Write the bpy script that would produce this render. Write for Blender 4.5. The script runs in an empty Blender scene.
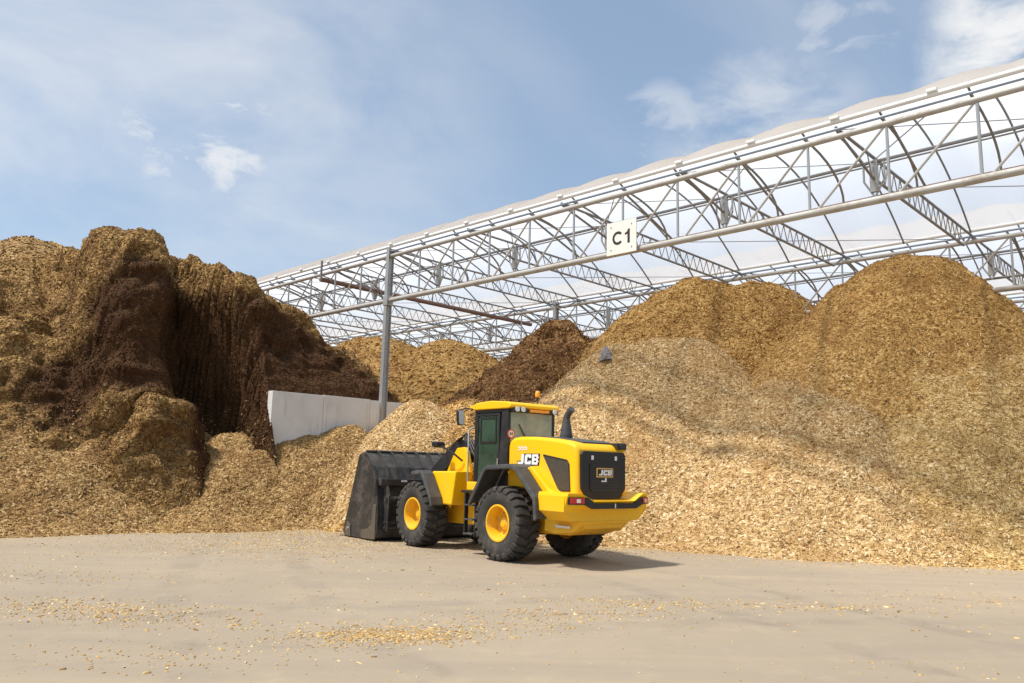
import bpy, math, random
import numpy as np
from mathutils import Matrix, Vector

random.seed(7)
RNG = np.random.default_rng(11)
scn = bpy.context.scene
COL = scn.collection
R = math.radians

# ------------------------------------------------------------------ camera
HC = 2.0
PITCH, ROLL = R(9.05), R(1.47)
cam_d = bpy.data.cameras.new('camera')
cam_d.sensor_width = 36.0
cam_d.lens = 28.0
cam_d.clip_start = 0.1
cam_d.clip_end = 3000.0
cam = bpy.data.objects.new('camera', cam_d)
COL.objects.link(cam)
_fw = Vector((0, math.cos(PITCH), math.sin(PITCH)))
_up0 = Vector((0, -math.sin(PITCH), math.cos(PITCH)))
_rt0 = Vector((1, 0, 0))
_rt = _rt0 * math.cos(ROLL) + _up0 * math.sin(ROLL)
_up = _up0 * math.cos(ROLL) - _rt0 * math.sin(ROLL)
m = Matrix.Identity(4)
for i in range(3):
    m[i][0], m[i][1], m[i][2] = _rt[i], _up[i], -_fw[i]
m[2][3] = HC
cam.matrix_world = m
scn.camera = cam

# ------------------------------------------------------------------ light
SUN_AZ = R(66)      # the sun stands behind the camera, this far round to the left
SUN_EL = R(60)
to_sun = Vector((-math.sin(SUN_AZ) * math.cos(SUN_EL), -math.cos(SUN_AZ) * math.cos(SUN_EL), math.sin(SUN_EL)))
sd = bpy.data.lights.new('sun', 'SUN')
sd.energy = 4.7
sd.angle = R(5.0)
sd.color = (1.0, 0.95, 0.86)
sun = bpy.data.objects.new('sun', sd)
COL.objects.link(sun)
sun.rotation_euler = to_sun.to_track_quat('Z', 'Y').to_euler()

world = bpy.data.worlds.new('World')
scn.world = world
world.use_nodes = True


class NT:
    """small helper round a node tree"""
    def __init__(self, tree):
        self.t = tree
        tree.nodes.clear()

    def n(self, kind, **kw):
        nd = self.t.nodes.new(kind)
        for k, v in kw.items():
            if isinstance(v, tuple) and len(v) == 2 and v[0] == 'IN':
                continue
            setattr(nd, k, v)
        return nd

    def l(self, a, b):
        self.t.links.new(a, b)

    def val(self, sock, v):
        if hasattr(v, 'is_output') or hasattr(v, 'node'):
            self.t.links.new(v, sock)
        else:
            sock.default_value = v

    def math(self, op, a, b=0.0, clamp=False):
        nd = self.n('ShaderNodeMath', operation=op, use_clamp=clamp)
        self.val(nd.inputs[0], a)
        self.val(nd.inputs[1], b)
        return nd.outputs[0]

    def noise(self, vec, scale, detail=4.0, rough=0.55, dist=0.0):
        nd = self.n('ShaderNodeTexNoise')
        if vec is not None:
            self.l(vec, nd.inputs['Vector'])
        nd.inputs['Scale'].default_value = scale
        nd.inputs['Detail'].default_value = detail
        nd.inputs['Roughness'].default_value = rough
        nd.inputs['Distortion'].default_value = dist
        return nd.outputs['Fac']

    def ramp(self, fac, stops, interp='LINEAR'):
        nd = self.n('ShaderNodeValToRGB')
        cr = nd.color_ramp
        cr.interpolation = interp
        while len(cr.elements) < len(stops):
            cr.elements.new(0.5)
        for e, (p, c) in zip(cr.elements, stops):
            e.position = p
            e.color = (*c, 1.0) if len(c) == 3 else c
        self.l(fac, nd.inputs[0])
        return nd.outputs[0]

    def mix(self, fac, a, b, blend='MIX'):
        nd = self.n('ShaderNodeMix', data_type='RGBA', blend_type=blend)
        self.val(nd.inputs[0], fac)
        for s, v in ((nd.inputs[6], a), (nd.inputs[7], b)):
            if isinstance(v, (tuple, list)):
                s.default_value = (*v[:3], 1.0)
            else:
                self.l(v, s)
        return nd.outputs[2]

    def smooth(self, x, a, b):
        nd = self.n('ShaderNodeMapRange', interpolation_type='SMOOTHSTEP')
        self.l(x, nd.inputs[0])
        nd.inputs[1].default_value = a
        nd.inputs[2].default_value = b
        return nd.outputs[0]

    def scale_vec(self, vec, s):
        nd = self.n('ShaderNodeMapping')
        self.l(vec, nd.inputs['Vector'])
        nd.inputs['Scale'].default_value = s
        return nd.outputs[0]


w = NT(world.node_tree)
out = w.n('ShaderNodeOutputWorld')
bg = w.n('ShaderNodeBackground')
bg.inputs['Strength'].default_value = 0.15
sky = w.n('ShaderNodeTexSky', sky_type='NISHITA', sun_disc=False)
sky.sun_elevation = SUN_EL
sky.sun_rotation = R(180) + SUN_AZ
sky.altitude = 50
sky.air_density = 1.0
sky.dust_density = 1.6
sky.ozone_density = 1.4
tc = w.n('ShaderNodeTexCoord')
gen = tc.outputs['Generated']
sep = w.n('ShaderNodeSeparateXYZ')
w.l(gen, sep.inputs[0])
# a flat cloud deck: direction / (height + small) gives a plane far above
hz = w.math('ADD', w.math('MAXIMUM', sep.outputs[2], 0.0), 0.18)
cx = w.math('DIVIDE', sep.outputs[0], hz)
cy = w.math('DIVIDE', sep.outputs[1], hz)
deck = w.n('ShaderNodeCombineXYZ')
w.l(cx, deck.inputs[0])
w.l(cy, deck.inputs[1])
rot = w.n('ShaderNodeMapping')
w.l(deck.outputs[0], rot.inputs['Vector'])
rot.inputs['Rotation'].default_value = (0, 0, R(-38))
rot.inputs['Location'].default_value = (3.1, 0.4, 0)
streak = w.scale_vec(rot.outputs[0], (0.55, 1.9, 1.0))
veil = w.smooth(w.noise(streak, 1.0, 6.0, 0.52, 0.3), 0.40, 0.85)


def blob(d, a, b, scale, amt, soft=6.0):
    """a cloud of its own round direction d, torn by noise"""
    v = Vector(d).normalized()
    dp = w.n('ShaderNodeVectorMath', operation='DOT_PRODUCT')
    w.l(gen, dp.inputs[0])
    dp.inputs[1].default_value = v
    near_ = w.smooth(dp.outputs['Value'], a, b)
    nz = w.noise(w.scale_vec(gen, (1.0, 1.0, 2.2)), scale, soft, 0.58, 0.4)
    return w.math('MULTIPLY', near_, w.smooth(nz, 0.52 - amt, 0.52 + amt))


clouds = w.math('MULTIPLY', veil, 0.36)
CLOUDS = [((-0.360, 0.855, 0.372), 0.9940, 0.9990, 10.0, 0.12, 0.80), ((-0.483, 0.788, 0.400), 0.84, 0.985, 2.6, 0.26, 0.62),
          ((0.545, 0.732, 0.435), 0.9880, 0.9970, 11.0, 0.20, 1.1), ((0.352, 0.808, 0.473), 0.9975, 0.9995, 14.0, 0.12, 0.40),
          ((0.172, 0.898, 0.405), 0.9980, 0.9995, 14.0, 0.12, 0.40), ((0.29, 0.886, 0.372), 0.9880, 0.999, 7.0, 0.16, 0.55),
          ((-0.25, 0.905, 0.34), 0.960, 0.998, 3.6, 0.16, 0.28)]
for d, a, b, sc_, am_, k in CLOUDS:
    clouds = w.math('MAXIMUM', clouds, w.math('MULTIPLY', blob(d, a, b, sc_, am_), k))
base = w.mix(0.24, sky.outputs[0], (4.0, 5.1, 6.0))
colr = w.mix(clouds, base, (5.7, 5.75, 5.8))
w.l(colr, bg.inputs['Color'])
w.l(bg.outputs[0], out.inputs[0])

scn.view_settings.view_transform = 'Standard'
scn.view_settings.look = 'None'
scn.view_settings.gamma = 1.0
scn.view_settings.use_curve_mapping = False
scn.view_settings.exposure = 0.07
scn.render.engine = 'CYCLES'
scn.cycles.use_denoising = True
scn.cycles.max_bounces = 8
scn.cycles.transparent_max_bounces = 16


# ------------------------------------------------------------------ materials
def new_mat(name):
    mt = bpy.data.materials.new(name)
    mt.use_nodes = True
    t = NT(mt.node_tree)
    o = t.n('ShaderNodeOutputMaterial')
    b = t.n('ShaderNodeBsdfPrincipled')
    t.l(b.outputs[0], o.inputs[0])
    return mt, t, b, o


def bump(t, b, height, strength, dist):
    nd = t.n('ShaderNodeBump')
    nd.inputs['Strength'].default_value = strength
    nd.inputs['Distance'].default_value = dist
    t.l(height, nd.inputs['Height'])
    t.l(nd.outputs[0], b.inputs['Normal'])


def paint(name, col, rough=0.45, metal=0.0, dirt=0.25, dirtcol=(0.30, 0.23, 0.15), coat=0.0, scale=3.0, spec=0.5, low=0.0):
    mt, t, b, o = new_mat(name)
    tcx = t.n('ShaderNodeTexCoord').outputs['Object']
    n1 = t.noise(tcx, scale, 6, 0.62)
    n2 = t.noise(tcx, scale * 7, 5, 0.6)
    f = t.math('MULTIPLY', t.smooth(t.math('ADD', n1, t.math('MULTIPLY', t.math('SUBTRACT', n2, 0.5), 0.5)), 0.40, 0.78), dirt)
    if low:
        # dust thrown up by the wheels
        sp = t.n('ShaderNodeSeparateXYZ')
        t.l(tcx, sp.inputs[0])
        lw = t.math('MULTIPLY', t.math('SUBTRACT', 1.0, t.smooth(t.math('ADD', sp.outputs[2], t.math('MULTIPLY', t.math('SUBTRACT', n2, 0.5), 1.2)), 0.5, 1.5)), low)
        f = t.math('MAXIMUM', f, lw)
    t.l(t.mix(f, col, dirtcol), b.inputs['Base Color'])
    t.l(t.math('ADD', t.math('MULTIPLY', f, 0.5), rough, True), b.inputs['Roughness'])
    b.inputs['Metallic'].default_value = metal
    b.inputs['Specular IOR Level'].default_value = spec
    if coat:
        b.inputs['Coat Weight'].default_value = coat
        b.inputs['Coat Roughness'].default_value = 0.12
    return mt


M = {}
M['yellow'] = paint('yellow_paint', (0.96, 0.52, 0.001), 0.42, 0, 0.26, (0.66, 0.42, 0.09), 0.0, 2.2, 0.35, 0.55)
M['yellow_frame'] = paint('yellow_frame_paint', (0.80, 0.42, 0.006), 0.5, 0, 0.45, (0.42, 0.26, 0.08), 0.0, 3.5)
M['black'] = paint('black_paint', (0.014, 0.014, 0.015), 0.42, 0, 0.35, (0.08, 0.065, 0.05), 0.0, 5)
M['grille'] = paint('grille_black', (0.008, 0.008, 0.009), 0.5, 0, 0.15, (0.05, 0.04, 0.03), 0.0, 5)
M['mudguard'] = paint('mudguard_plastic', (0.050, 0.051, 0.053), 0.5, 0, 0.45, (0.17, 0.145, 0.11), 0.0, 4)
M['bucket'] = paint('bucket_steel', (0.034, 0.033, 0.032), 0.40, 0.1, 0.62, (0.15, 0.125, 0.10), 0.0, 1.8)
M['wear'] = paint('worn_steel', (0.20, 0.17, 0.14), 0.42, 0.6, 0.6, (0.12, 0.09, 0.06), 0.0, 7)
M['rubber'] = paint('tyre_rubber', (0.045, 0.042, 0.039), 0.82, 0, 0.75, (0.125, 0.105, 0.085), 0.0, 5, 0.25)
M['rim'] = paint('rim_paint', (0.85, 0.46, 0.004), 0.45, 0, 0.6, (0.46, 0.31, 0.12), 0.0, 6)
M['steel'] = paint('galvanised_steel', (0.36, 0.37, 0.375), 0.48, 0.35, 0.45, (0.30, 0.25, 0.19), 0.0, 1.5)
M['steel_dark'] = paint('weathered_steel', (0.22, 0.225, 0.23), 0.5, 0.35, 0.45, (0.22, 0.18, 0.14), 0.0, 2.0)
M['chord'] = paint('dusty_pipe', (0.42, 0.405, 0.375), 0.55, 0.15, 0.7, (0.33, 0.27, 0.20), 0.0, 1.2)
M['gutter'] = paint('white_gutter', (0.78, 0.78, 0.76), 0.45, 0, 0.25, (0.55, 0.49, 0.40), 0.0, 1.0)
M['tube_blue'] = paint('blue_grey_tube', (0.24, 0.28, 0.35), 0.5, 0.2, 0.2, (0.25, 0.24, 0.22), 0.0, 2.0)
M['rust_pipe'] = paint('rust_brown_pipe', (0.17, 0.095, 0.075), 0.6, 0, 0.4, (0.24, 0.18, 0.14), 0.0, 2.5)
M['chrome'] = paint('bright_metal', (0.75, 0.75, 0.76), 0.22, 0.9, 0.1)
M['white'] = paint('white_print', (0.82, 0.82, 0.80), 0.5, 0, 0.1, (0.5, 0.45, 0.38), 0.0, 6)
M['sign'] = paint('sign_board', (0.80, 0.77, 0.70), 0.55, 0, 0.25, (0.62, 0.53, 0.40), 0.0, 2.2)
M['ink'] = paint('black_print', (0.012, 0.012, 0.012), 0.6, 0, 0.05)
M['gold'] = paint('badge_gold', (0.72, 0.42, 0.10), 0.4, 0, 0.2)
M['red'] = paint('red_plastic', (0.50, 0.015, 0.012), 0.25, 0, 0.15, (0.3, 0.1, 0.06), 0.3)
M['redring'] = paint('red_print', (0.62, 0.06, 0.06), 0.5, 0, 0.1)
M['amber'] = paint('amber_plastic', (0.90, 0.36, 0.01), 0.25, 0, 0.1, (0.6, 0.3, 0.05), 0.4)
M['lens'] = paint('clear_lens', (0.78, 0.80, 0.82), 0.12, 0.2, 0.15)
M['seat'] = paint('seat_cloth', (0.018, 0.018, 0.02), 0.8, 0, 0.2)
M['vent'] = paint('vent_mesh', (0.050, 0.042, 0.034), 0.65, 0.1, 0.5, (0.12, 0.095, 0.06), 0.0, 20)
M['rock'] = paint('grey_lump', (0.16, 0.145, 0.145), 0.8, 0, 0.6, (0.34, 0.30, 0.29), 0.0, 9)


def glass_mat(name='green_glass', dust=0.30, dcol=(0.20, 0.34, 0.24, 1)):
    mt = bpy.data.materials.new(name)
    mt.use_nodes = True
    t = NT(mt.node_tree)
    o = t.n('ShaderNodeOutputMaterial')
    tr = t.n('ShaderNodeBsdfTransparent')
    tr.inputs[0].default_value = (0.86, 0.96, 0.88, 1)
    gl = t.n('ShaderNodeBsdfGlossy')
    gl.inputs['Roughness'].default_value = 0.03
    gl.inputs['Color'].default_value = (0.9, 0.95, 0.92, 1)
    fr = t.n('ShaderNodeFresnel')
    fr.inputs[0].default_value = 1.7
    mx = t.n('ShaderNodeMixShader')
    t.l(fr.outputs[0], mx.inputs[0])
    t.l(tr.outputs[0], mx.inputs[1])
    t.l(gl.outputs[0], mx.inputs[2])
    df = t.n('ShaderNodeBsdfDiffuse')
    df.inputs[0].default_value = dcol
    mx2 = t.n('ShaderNodeMixShader')
    tcx = t.n('ShaderNodeTexCoord').outputs['Object']
    t.l(t.math('MULTIPLY', t.noise(tcx, 2.0, 5, 0.6), dust), mx2.inputs[0])
    t.l(mx.outputs[0], mx2.inputs[1])
    t.l(df.outputs[0], mx2.inputs[2])
    t.l(mx2.outputs[0], o.inputs[0])
    return mt


M['glass'] = glass_mat()
M['dusty_glass'] = glass_mat('dusty_glass', 0.85, (0.62, 0.66, 0.58, 1))


def film_mat():
    mt = bpy.data.materials.new('roof_film')
    mt.use_nodes = True
    t = NT(mt.node_tree)
    o = t.n('ShaderNodeOutputMaterial')
    tcx = t.n('ShaderNodeTexCoord').outputs['Object']
    n = t.noise(tcx, 0.35, 5, 0.6)
    c = t.mix(n, (0.90, 0.90, 0.90), (0.84, 0.84, 0.84))
    tl = t.n('ShaderNodeBsdfTranslucent')
    df = t.n('ShaderNodeBsdfDiffuse')
    t.l(c, tl.inputs[0])
    t.l(c, df.inputs[0])
    m1 = t.n('ShaderNodeMixShader')
    m1.inputs[0].default_value = 0.18
    t.l(tl.outputs[0], m1.inputs[1])
    t.l(df.outputs[0], m1.inputs[2])
    tr = t.n('ShaderNodeBsdfTransparent')
    tr.inputs[0].default_value = (0.97, 0.97, 0.98, 1)
    m2 = t.n('ShaderNodeMixShader')
    lw = t.n('ShaderNodeLayerWeight')
    lw.inputs[0].default_value = 0.35
    t.l(t.math('MULTIPLY', t.math('SUBTRACT', 1.0, t.math('POWER', lw.outputs['Facing'], 1.5)), 0.44), m2.inputs[0])
    t.l(m1.outputs[0], m2.inputs[1])
    t.l(tr.outputs[0], m2.inputs[2])
    t.l(m2.outputs[0], o.inputs[0])
    return mt


M['film'] = film_mat()


def concrete_wall_mat():
    mt, t, b, o = new_mat('precast_concrete')
    tcx = t.n('ShaderNodeTexCoord').outputs['Object']
    n1 = t.noise(tcx, 0.9, 6, 0.6)
    st = t.noise(t.scale_vec(tcx, (3.0, 3.0, 0.35)), 1.6, 6, 0.65)
    n3 = t.noise(tcx, 14, 5, 0.6)
    c = t.mix(t.smooth(n1, 0.3, 0.7), (0.60, 0.585, 0.56), (0.70, 0.69, 0.67))
    c = t.mix(t.math('MULTIPLY', t.smooth(st, 0.52, 0.75), 0.55), c, (0.36, 0.31, 0.25))
    c = t.mix(t.math('MULTIPLY', n3, 0.25), c, (0.42, 0.40, 0.37))
    t.l(c, b.inputs['Base Color'])
    b.inputs['Roughness'].default_value = 0.85
    bump(t, b, n3, 0.25, 0.01)
    return mt


M['concrete'] = concrete_wall_mat()


def ground_mat():
    mt, t, b, o = new_mat('dusty_hardstanding')
    tcx = t.n('ShaderNodeTexCoord').outputs['Object']
    big = t.noise(tcx, 0.16, 6, 0.6, 0.4)
    rot = t.n('ShaderNodeMapping')
    t.l(tcx, rot.inputs['Vector'])
    rot.inputs['Rotation'].default_value = (0, 0, R(12))
    rot.inputs['Scale'].default_value = (0.10, 1.1, 1.0)
    tracks = t.noise(rot.outputs[0], 0.9, 6, 0.62, 0.5)
    rot2 = t.n('ShaderNodeMapping')
    t.l(tcx, rot2.inputs['Vector'])
    rot2.inputs['Rotation'].default_value = (0, 0, R(-33))
    rot2.inputs['Scale'].default_value = (0.09, 0.9, 1.0)
    tracks2 = t.noise(rot2.outputs[0], 0.8, 5, 0.6, 0.4)
    mid = t.noise(tcx, 1.7, 7, 0.65)
    fine = t.noise(tcx, 45, 4, 0.7)
    c = t.mix(t.smooth(big, 0.32, 0.68), (0.318, 0.258, 0.186), (0.37, 0.297, 0.210))
    c = t.mix(t.math('MULTIPLY', t.smooth(tracks, 0.44, 0.74), 0.5), c, (0.270, 0.228, 0.178))
    c = t.mix(t.math('MULTIPLY', t.smooth(tracks2, 0.52, 0.72), 0.40), c, (0.42, 0.335, 0.228))
    c = t.mix(t.math('MULTIPLY', t.smooth(mid, 0.50, 0.78), 0.35), c, (0.47, 0.385, 0.27))
    # tyre tracks that swing round to where the loader stands
    sp = t.n('ShaderNodeSeparateXYZ')
    t.l(tcx, sp.inputs[0])
    brk = t.smooth(t.noise(tcx, 1.1, 5, 0.65), 0.40, 0.66)
    for (qx, qy, rr, wd, k) in ((-20, 2, 25.4, 0.26, 0.55), (-20, 2, 27.5, 0.26, 0.5), (40, 30, 46.2, 0.28, 0.45), (40, 30, 48.3, 0.28, 0.40), (9, -14, 26.0, 0.3, 0.35), (9, -14, 28.1, 0.3, 0.35)):
        dx = t.math('SUBTRACT', sp.outputs[0], float(qx))
        dy = t.math('SUBTRACT', sp.outputs[1], float(qy))
        ds = t.math('SQRT', t.math('ADD', t.math('MULTIPLY', dx, dx), t.math('MULTIPLY', dy, dy)))
        e = t.math('ABSOLUTE', t.math('SUBTRACT', t.math('ADD', ds, t.math('MULTIPLY', t.math('SUBTRACT', mid, 0.5), 0.25)), rr))
        ms = t.math('SUBTRACT', 1.0, t.smooth(e, wd * 0.55, wd * 1.25))
        c = t.mix(t.math('MULTIPLY', t.math('MULTIPLY', ms, brk), k), c, (0.215, 0.180, 0.140))
    # sawdust specks
    vo = t.n('ShaderNodeTexVoronoi')
    t.l(tcx, vo.inputs['Vector'])
    vo.inputs['Scale'].default_value = 26
    spk = t.math('MULTIPLY', t.math('SUBTRACT', 1.0, t.smooth(vo.outputs['Distance'], 0.08, 0.24)), t.smooth(mid, 0.45, 0.72))
    c = t.mix(t.math('MULTIPLY', spk, 0.6), c, (0.56, 0.41, 0.22))
    c = t.mix(t.math('MULTIPLY', fine, 0.22), c, (0.25, 0.215, 0.17))
    t.l(c, b.inputs['Base Color'])
    b.inputs['Roughness'].default_value = 0.9
    b.inputs['Specular IOR Level'].default_value = 0.25
    bump(t, b, t.math('ADD', fine, t.math('MULTIPLY', spk, 0.8)), 0.22, 0.012)
    return mt


M['ground'] = ground_mat()


def chip_mats(name, tones, dark, big_dark=0.35, layer=0.0, layer_col=(0.1, 0.05, 0.02), cut=None):
    """one material for the body of a heap, one for the loose chips on it"""
    res = []
    for kind in ('heap', 'chips'):
        mt, t, b, o = new_mat(name + '_' + kind)
        g = t.n('ShaderNodeNewGeometry').outputs['Position']
        big = t.noise(g, 0.42, 6, 0.62, 0.6)
        mid = t.noise(g, 1.9, 6, 0.65)
        if kind == 'heap':
            vo = t.n('ShaderNodeTexVoronoi')
            t.l(g, vo.inputs['Vector'])
            vo.inputs['Scale'].default_value = 13.0
            sx = t.n('ShaderNodeSeparateColor')
            t.l(vo.outputs['Color'], sx.inputs[0])
            fac = sx.outputs[0]
            hgt = t.math('SUBTRACT', t.noise(g, 24, 4, 0.7), vo.outputs['Distance'])
        else:
            at = t.n('ShaderNodeAttribute', attribute_name='rnd')
            fac = at.outputs['Fac']
        c = t.ramp(fac, [(0.0, tones[0]), (0.25, tones[1]), (0.6, tones[2]), (0.88, tones[3]), (1.0, tones[4])])
        f1 = t.math('MULTIPLY', t.smooth(t.math('ADD', big, t.math('MULTIPLY', t.math('SUBTRACT', mid, 0.5), 0.6)), 0.46, 0.70), big_dark)
        c = t.mix(f1, c, dark)
        if layer:
            sp = t.n('ShaderNodeSeparateXYZ')
            t.l(g, sp.inputs[0])
            band = t.noise(t.scale_vec(g, (0.25, 0.25, 1.6)), 1.0, 5, 0.6, 0.6)
            c = t.mix(t.math('MULTIPLY', t.smooth(band, 0.45, 0.68), layer), c, layer_col)
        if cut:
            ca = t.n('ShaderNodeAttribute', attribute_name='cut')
            c = t.mix(t.math('MULTIPLY', ca.outputs['Fac'], 0.9), c, cut)  # moist cut tone, deepened to paint in the shade on the cliff
        t.l(c, b.inputs['Base Color'])
        b.inputs['Roughness'].default_value = 0.85
        b.inputs['Specular IOR Level'].default_value = 0.2
        if kind == 'heap':
            bump(t, b, hgt, 0.8, 0.05)
        res.append(mt)
    return res


BRIGHT = chip_mats('bright_chip', [(0.20, 0.100, 0.036), (0.40, 0.242, 0.098), (0.54, 0.362, 0.162), (0.66, 0.48, 0.25), (0.80, 0.65, 0.41)],
                   (0.38, 0.205, 0.068), 0.50)
STRAW = chip_mats('straw_chip', [(0.21, 0.110, 0.035), (0.41, 0.255, 0.090), (0.55, 0.370, 0.145), (0.66, 0.475, 0.22), (0.80, 0.64, 0.38)],
                  (0.38, 0.215, 0.062), 0.45)
ORANGE = chip_mats('orange_chip', [(0.17, 0.078, 0.019), (0.35, 0.185, 0.053), (0.48, 0.280, 0.088), (0.58, 0.37, 0.135), (0.70, 0.50, 0.22)],
                   (0.27, 0.135, 0.042), 0.55)
BROWN = chip_mats('brown_chip', [(0.075, 0.032, 0.011), (0.16, 0.075, 0.026), (0.245, 0.122, 0.044), (0.34, 0.19, 0.078), (0.46, 0.29, 0.13)],
                  (0.105, 0.043, 0.014), 0.75)
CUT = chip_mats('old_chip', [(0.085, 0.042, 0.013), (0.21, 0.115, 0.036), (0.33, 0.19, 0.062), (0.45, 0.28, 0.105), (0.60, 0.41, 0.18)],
                (0.12, 0.055, 0.018), 0.62, 0.40, (0.13, 0.060, 0.018), (0.052, 0.0195, 0.0068))  # last colour: moist inside and painted cliff shade together
TALUS = chip_mats('fallen_chip', [(0.13, 0.062, 0.020), (0.27, 0.15, 0.052), (0.39, 0.24, 0.09), (0.50, 0.33, 0.145), (0.62, 0.45, 0.23)],
                  (0.25, 0.125, 0.04), 0.5)


# ------------------------------------------------------------------ mesh helpers
def link(o, parent=None):
    COL.objects.link(o)
    if parent is not None:
        o.parent = parent
    return o


def mesh_obj(name, verts, faces, mat, parent=None, smooth=False, bevel=0.0, seg=2):
    me = bpy.data.meshes.new(name)
    me.from_pydata([tuple(v) for v in verts], [], faces)
    me.update()
    if mat:
        me.materials.append(M[mat] if isinstance(mat, str) else mat)
    o = link(bpy.data.objects.new(name, me), parent)
    if smooth:
        for p in me.polygons:
            p.use_smooth = True
    if bevel:
        md = o.modifiers.new('bevel', 'BEVEL')
        md.width = bevel
        md.segments = seg
        md.limit_method = 'ANGLE'
        md.angle_limit = R(28)
        md.harden_normals = False
    return o


class MB:
    """collects verts and faces of one mesh"""
    def __init__(self):
        self.v, self.f = [], []

    def add(self, v, f):
        k = len(self.v)
        self.v += [tuple(x) for x in v]
        self.f += [tuple(i + k for i in q) for q in f]
        return self

    def box(self, x0, x1, y0, y1, z0, z1):
        v = [(x, y, z) for x in (x0, x1) for y in (y0, y1) for z in (z0, z1)]
        return self.add(v, [(0, 1, 3, 2), (4, 6, 7, 5), (0, 4, 5, 1), (2, 3, 7, 6), (0, 2, 6, 4), (1, 5, 7, 3)])

    def prism(self, poly, y0, y1, axis='y'):
        """polygon in the plane across the axis, swept from y0 to y1"""
        n = len(poly)
        def P(a, b, c):
            return (a, c, b) if axis == 'y' else ((c, a, b) if axis == 'x' else (a, b, c))
        v = [P(a, b, y0) for a, b in poly] + [P(a, b, y1) for a, b in poly]
        f = [tuple(range(n)), tuple(range(2 * n - 1, n - 1, -1))]
        f += [(i, i + n, (i + 1) % n + n, (i + 1) % n) for i in range(n)]
        return self.add(v, f)

    def tube(self, p, q, r, n=8, r2=None):
        p, q = Vector(p), Vector(q)
        d = (q - p).normalized()
        a = d.orthogonal().normalized()
        b = d.cross(a)
        r2 = r if r2 is None else r2
        v = []
        for c, rr in ((p, r), (q, r2)):
            v += [c + (a * math.cos(t) + b * math.sin(t)) * rr for t in (2 * math.pi * i / n for i in range(n))]
        f = [(i, (i + 1) % n, (i + 1) % n + n, i + n) for i in range(n)]
        f += [tuple(range(n - 1, -1, -1)), tuple(range(n, 2 * n))]
        return self.add(v, f)

    def path(self, pts, r, n=6):
        """a tube along a bent line, one continuous surface"""
        pts = [Vector(p) for p in pts]
        k = len(pts)
        rs = r if isinstance(r, (list, tuple)) else [r] * k
        v, f = [], []
        a = None
        for i, p in enumerate(pts):
            d = (pts[min(i + 1, k - 1)] - pts[max(i - 1, 0)]).normalized()
            if a is None:
                a = d.orthogonal().normalized()
            else:
                a = (a - d * a.dot(d)).normalized()
            b = d.cross(a)
            v += [p + (a * math.cos(t) + b * math.sin(t)) * rs[i] for t in (2 * math.pi * j / n for j in range(n))]
        for i in range(k - 1):
            f += [(i * n + j, i * n + (j + 1) % n, (i + 1) * n + (j + 1) % n, (i + 1) * n + j) for j in range(n)]
        f += [tuple(range(n - 1, -1, -1)), tuple(range((k - 1) * n, k * n))]
        return self.add(v, f)

    def lathe(self, prof, n=40, c=(0, 0, 0), closed=False):
        """profile of (radius, y) turned about the y axis through c"""
        v, f = [], []
        k = len(prof)
        for i in range(n):
            t = 2 * math.pi * i / n
            v += [(c[0] + r * math.cos(t), c[1] + y, c[2] + r * math.sin(t)) for r, y in prof]
        for i in range(n):
            j = (i + 1) % n
            f += [(i * k + a, i * k + a + 1, j * k + a + 1, j * k + a) for a in range(k - 1)]
            if closed:
                f.append((i * k + k - 1, i * k, j * k, j * k + k - 1))
        return self.add(v, f)

    def obj(self, name, mat, parent=None, smooth=False, bevel=0.0, seg=2):
        return mesh_obj(name, self.v, self.f, mat, parent, smooth, bevel, seg)


def smooth_by_angle(o, ang=35):
    me = o.data
    for p in me.polygons:
        p.use_smooth = True
    me.set_sharp_from_angle(angle=R(ang))
    return o


def thing(name, label, cat, loc=(0, 0, 0), rz=0.0, group=None):
    o = link(bpy.data.objects.new(name, None))
    o.empty_display_size = 0.3
    o.location = loc
    o.rotation_euler = (0, 0, rz)
    return tag(o, label, cat, group)


def tag(o, label=None, cat=None, group=None, kind=None):
    for k, v in (('label', label), ('category', cat), ('group', group), ('kind', kind)):
        if v:
            o[k] = v
    return o


# ------------------------------------------------------------------ ground
HALL = Vector((-4.802, 30.0, 0.0))
HALL_RZ = R(-44.1)
GS = 900.0
gr = mesh_obj('ground', [(-GS, -GS, 0), (GS, -GS, 0), (GS, GS, 0), (-GS, GS, 0)], [(0, 1, 2, 3)], 'ground')
tag(gr, 'dusty beige hardstanding strewn with wood chips', None, None, 'structure')


# ------------------------------------------------------------------ noise in numpy
def _hash(ix, iy, iz, seed):
    h = (ix.astype(np.int64) * 374761393 + iy.astype(np.int64) * 668265263 + iz.astype(np.int64) * 1440670441 + seed * 974711) & 0xFFFFFFFF
    h = ((h ^ (h >> 13)) * 1274126177) & 0xFFFFFFFF
    h = ((h ^ (h >> 16)) * 2246822519) & 0xFFFFFFFF
    return ((h ^ (h >> 15)) & 0xFFFFFF) / float(0xFFFFFF) * 2 - 1


def vnoise(x, y, z, seed=0):
    xi, yi, zi = np.floor(x), np.floor(y), np.floor(z)
    fx, fy, fz = x - xi, y - yi, z - zi
    fx, fy, fz = (q * q * q * (q * (q * 6 - 15) + 10) for q in (fx, fy, fz))
    r = 0
    for a in (0, 1):
        wx = fx if a else 1 - fx
        for b in (0, 1):
            wy = fy if b else 1 - fy
            for c in (0, 1):
                wz = fz if c else 1 - fz
                r = r + wx * wy * wz * _hash(xi + a, yi + b, zi + c, seed)
    return r


def fbm(x, y, z=None, octv=4, seed=0, gain=0.5):
    z = np.zeros_like(x) + 0.37 if z is None else z
    r, a, s = 0, 1.0, 1.0
    for k in range(octv):
        r = r + a * vnoise(x * s + 13.7 * k, y * s - 7.1 * k, z * s + 3.3 * k, seed + k)
        a *= gain
        s *= 2.03
    return r


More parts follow.
